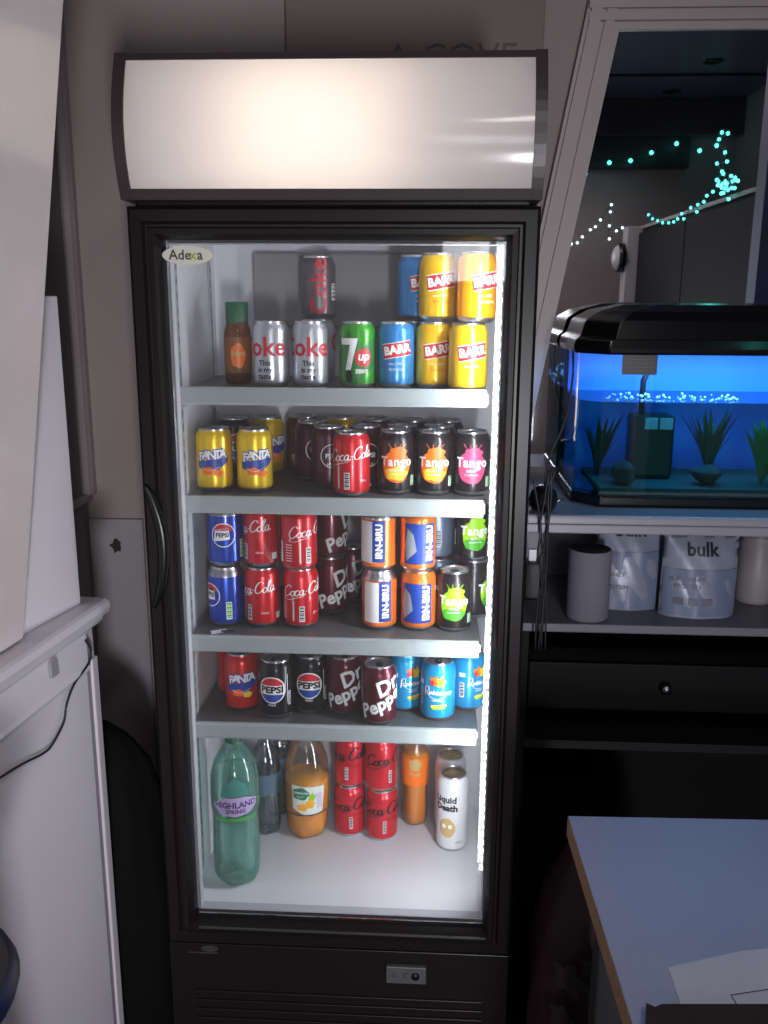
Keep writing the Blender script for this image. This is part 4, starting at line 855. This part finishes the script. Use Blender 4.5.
# filter, rocks and plants in the water
ft = thing('tank_filter', 'dark box filter with pale labels inside the fish tank', 'filter', (0, 0, 0)); c = on_y(655, 440, .45)
obj('filter_body', boxes((c.x-.05, c.x+.035, .43, .50, AZ0+.037, 1.269)), mat('filter_dark', (26, 28, 30), .4), ft, bevel=.008)
bm = bmesh.new(); box(bm, c.x-.028, c.x-.003, .4255, .4295, 1.242, 1.265); box(bm, c.x+.002, c.x+.028, .4255, .4295, 1.242, 1.265); obj('filter_label', bm, mat('filter_label_white', (215, 215, 222), .5), ft)
bm = bmesh.new(); tube(bm, [(c.x-.03, .46, 1.269), (c.x-.03, .46, 1.337), (c.x-.02, .45, 1.367)], .006, 10); obj('filter_pipe', bm, MATS['filter_dark'], ft)
def rock(x, y, r, seed, label):
    rnd = random.Random(seed); bm = bmesh.new(); bmesh.ops.create_icosphere(bm, subdivisions=3, radius=r)
    ph = [rnd.random()*6 for _ in range(5)]
    for v in bm.verts:
        n = 1+.18*math.sin(v.co.x/r*3+ph[0])+.15*math.sin(v.co.y/r*4+ph[1])+.12*math.sin(v.co.z/r*5+ph[2]); v.co *= n; v.co.z *= .75
    z = min(v.co.z for v in bm.verts); o = obj('tank_rock', bm, mat('rock_dark', (52, 62, 66), .8, vary=.4, vscale=30, bump=.6)); o.location = (x, y, AZ0+.036-z); tag(o, label, 'rock', 'rocks in the fish tank')
rock(.535, .385, .026, 1, 'dark rock left of the filter in the fish tank'); rock(.700, .385, .026, 2, 'small dark rock right of the filter in the fish tank'); rock(.930, .43, .045, 6, 'large dark rock at the right of the fish tank')
def plant(x, y, n, h, seed, label, col, cn):
    rnd = random.Random(seed); bm = bmesh.new()
    for i in range(n):
        a = rnd.random()*2*PI; b = .25+.5*rnd.random(); hh = h*(.6+.4*rnd.random()); wd = .005+.003*rnd.random()
        P = crom([(0, 0, 0), (math.cos(a)*b*.25*hh, math.sin(a)*b*.2*hh, hh*.5), (math.cos(a)*b*.7*hh, math.sin(a)*b*.5*hh, hh)], 4)
        s = Vector((-math.sin(a), math.cos(a), 0)); prev = None
        for k, q in enumerate(P):
            t = k/(len(P)-1); ww = wd*math.sin(PI*(.15+.85*t))+.0004; cur = [bm.verts.new(q-s*ww), bm.verts.new(q+s*ww+Vector((0, 0, .001)))]
            if prev: bm.faces.new((prev[0], prev[1], cur[1], cur[0]))
            prev = cur
    o = obj('aquarium_plant', bm, mat(cn, col, .5, vary=.2)); o.location = (x, y, AZ0+.0365); tag(o, label, 'plant', 'plants in the fish tank')
plant(.500, .47, 20, .13, 1, 'dark leafy plant at the left of the fish tank', (40, 66, 50), 'plant_dark')
plant(.735, .49, 34, .15, 2, 'dim green plant in the middle of the fish tank', (40, 90, 60), 'plant_mid')
plant(.815, .395, 46, .13, 3, 'bright green plant at the right of the fish tank', (70, 150, 70), 'plant_bright')
# cables, plug, air pump beside the tank
pmp = thing('air_pump', 'round black air pump on the white shelf left of the fish tank', 'pump', (0, 0, 0)); c = on_y(547, 464, .30)
bm = bmesh.new(); lathe(bm, [(0, 0), (.022, 0), (.026, .006), (.028, .02), (.024, .036), (.012, .046), (0, .048)], 24); bm.transform(Matrix.Translation((c.x-.004, .30, 1.1015))); obj('pump_body', bm, mat('pump_black', (26, 24, 28), .2, coat=.4), pmp)
bm = bmesh.new(); tube(bm, [(c.x+.018, .30, 1.115), (c.x+.034, .30, 1.122)], .004, 8); obj('nozzle', bm, M_aluD, pmp)
CB = [([(553, 430), (560, 395), (571, 360), (577, 348)], .40, 'black cable rising from the pump to the tank lid'),]
def cable(pts, r, label): 
    bm = bmesh.new(); tube(bm, crom(pts, 6), r, 7); tag(obj('cable', bm, MATS['cable_black']), label, 'cable', 'cables hanging beside the fridge')
cable([(c.x, .318, 1.145), (c.x+.006, .316, 1.20), (.405, .32, 1.27), (.418, .335, 1.35), (.420, .36, 1.40)], .0022, 'black cable rising from the pump to the tank lid')
for i, (pxs, lb) in enumerate((
    ([(549, 470), (545, 498), (540, 530), (545, 570), (538, 600), (535, 650)], 'hanging black cable that kinks furthest left beside the fridge'),
    ([(551, 470), (551, 500), (546, 540), (540, 560), (543, 600), (541, 650)], 'hanging black cable crossing the others below the shelf edge'),
    ([(533, 480), (537, 500), (541, 530), (538, 556), (546, 590), (545, 650)], 'hanging black cable starting closest to the fridge edge'),
    ([(556, 470), (549, 490), (548, 530), (546, 575), (543, 610), (538, 650)], 'hanging black cable starting furthest right beside the pump'))):
    cable([on_y(x, y, .232-.004*(i % 2)-(.0)) for x, y in pxs], .0020, lb)
ad = thing('plug_adapter', 'dark plug adapter behind the hanging cables under the shelf', 'plug', (0, 0, 0)); c = on_y(534, 563, .30)
obj('adapter_body', boxes((SX0+.02, SX0+.055, .40, .45, .8805, .96)), mat('adapter_black', (26, 26, 30), .4), ad, bevel=.004); obj('adapter_pin', boxes((SX0+.03, SX0+.045, .42, .43, .96, .985)), M_aluD, ad)

# things on the lower board
sp = thing('cylinder_speaker', 'pale grey cylinder speaker standing on the lower shelf', 'speaker', (xat(589, .292, .93), .305, .8805))
bm = bmesh.new(); lathe(bm, [(0, 0), (.038, 0), (.042, .004), (.042, .138), (.040, .142)], 40); obj('speaker_body', bm, mat('speaker_fabric', (122, 120, 132), .8, bump=.5, bscale=400), sp)
bm = bmesh.new(); lathe(bm, [(.040, .1415), (.036, .138), (.022, .135), (0, .134)], 40); obj('speaker_top', bm, mat('speaker_top_dark', (50, 50, 56), .5), sp)
M_pouch = mat('pouch_foil', (140, 146, 164), .35, bump=.5, bscale=18, metal=.1)
def pouch(px, wd, y, seed, label, words, H, bz, pz):
    x = xat(px, y, .95); t = thing('protein_pouch', label, 'pouch', (x, y, .8805), 0, 'white foil pouches on the lower shelf'); rnd = random.Random(seed)
    bm = bmesh.new(); nx, nz = 14, 18
    for side in (-1, 1):
        V = [[None]*(nx+1) for _ in range(nz+1)]
        for j in range(nz+1):
            for i in range(nx+1):
                u, v = i/nx*2-1, j/nz
                th = .032*math.sqrt(max(0, 1-u**4))*(1-v**3)*(.7+.3*math.cos(u*2)) + .0012*math.sin(u*9+v*14+seed)
                V[j][i] = bm.verts.new((u*wd/2*(1-.02*v), side*max(.0004, th), v*H))
        for j in range(nz):
            for i in range(nx):
                q = (V[j][i], V[j][i+1], V[j+1][i+1], V[j+1][i]); f = bm.faces.new(q if side < 0 else q[::-1]); f.smooth = True
    bmesh.ops.remove_doubles(bm, verts=bm.verts[:], dist=.0008); obj('pouch_body', bm, M_pouch, t)
    g = G(); g.text('bulk', .036, 0, bz, 0, 2, bold=.0008); 
    for i, (s_, zz_) in enumerate(words): g.text(s_, .0125, -.028, zz_, 1, 2)
    g.rect(wd*.96, pz-.006, 0, pz/2+.003, 2, 1)
    if seed == 2: g.rect(.020, .014, -.045, .035, 1, 2); g.rect(.020, .014, -.015, .035, 1, 2); g.rect(.020, .014, .012, .035, 1, 2)
    def mp(x_, z_, o):
        u, v = x_/(wd/2), z_/H; th = .032*math.sqrt(max(0, 1-u**4))*(1-v**3)*(.7+.3*math.cos(u*2)) + .0012*math.sin(u*9+v*14+seed)
        return (x_, -max(.0004, th)-.0016-o*2, z_)
    # fine grid so that the print follows the bulge
    me = g.mesh(mp, step=.004); obj_me('pouch_print', me, [mat('pouch_ink', (34, 34, 44), .5), mat('pouch_ink_grey', (110, 112, 128), .5), mat('pouch_panel_blue', (112, 124, 152), .4)], t)
pouch(627, .135, .375, 1, 'white foil pouch standing just right behind the cylinder speaker', [('WHEY', .075), ('PROTEIN', .05)], .180, .164, .122)
pouch(698, .150, .335, 2, 'white foil pouch at the right with three small boxes printed', [('PURE WHEY', .080), ('PROTEIN', .066)], .166, .138, .100)
pouch_x = xat(756, .42, .93)
bx = thing('storage_tub', 'white tub with ribbed dark side at the right of the lower shelf', 'tub', (pouch_x, .43, .8805)); bm = bmesh.new(); lathe(bm, [(0, 0), (.036, 0), (.038, .004), (.038, .13), (.034, .138), (.034, .142)], 32, fn=lambda r, z, a: r*(1+.012*math.sin(z*260))); obj('tub_body', bm, mat('tub_white', (150, 145, 148), .45), bx)
bm = bmesh.new(); lathe(bm, [(.036, .142), (.037, .165), (0, .166)], 32); obj('tub_lid', bm, mat('tub_lid_grey', (120, 112, 110), .5), bx)
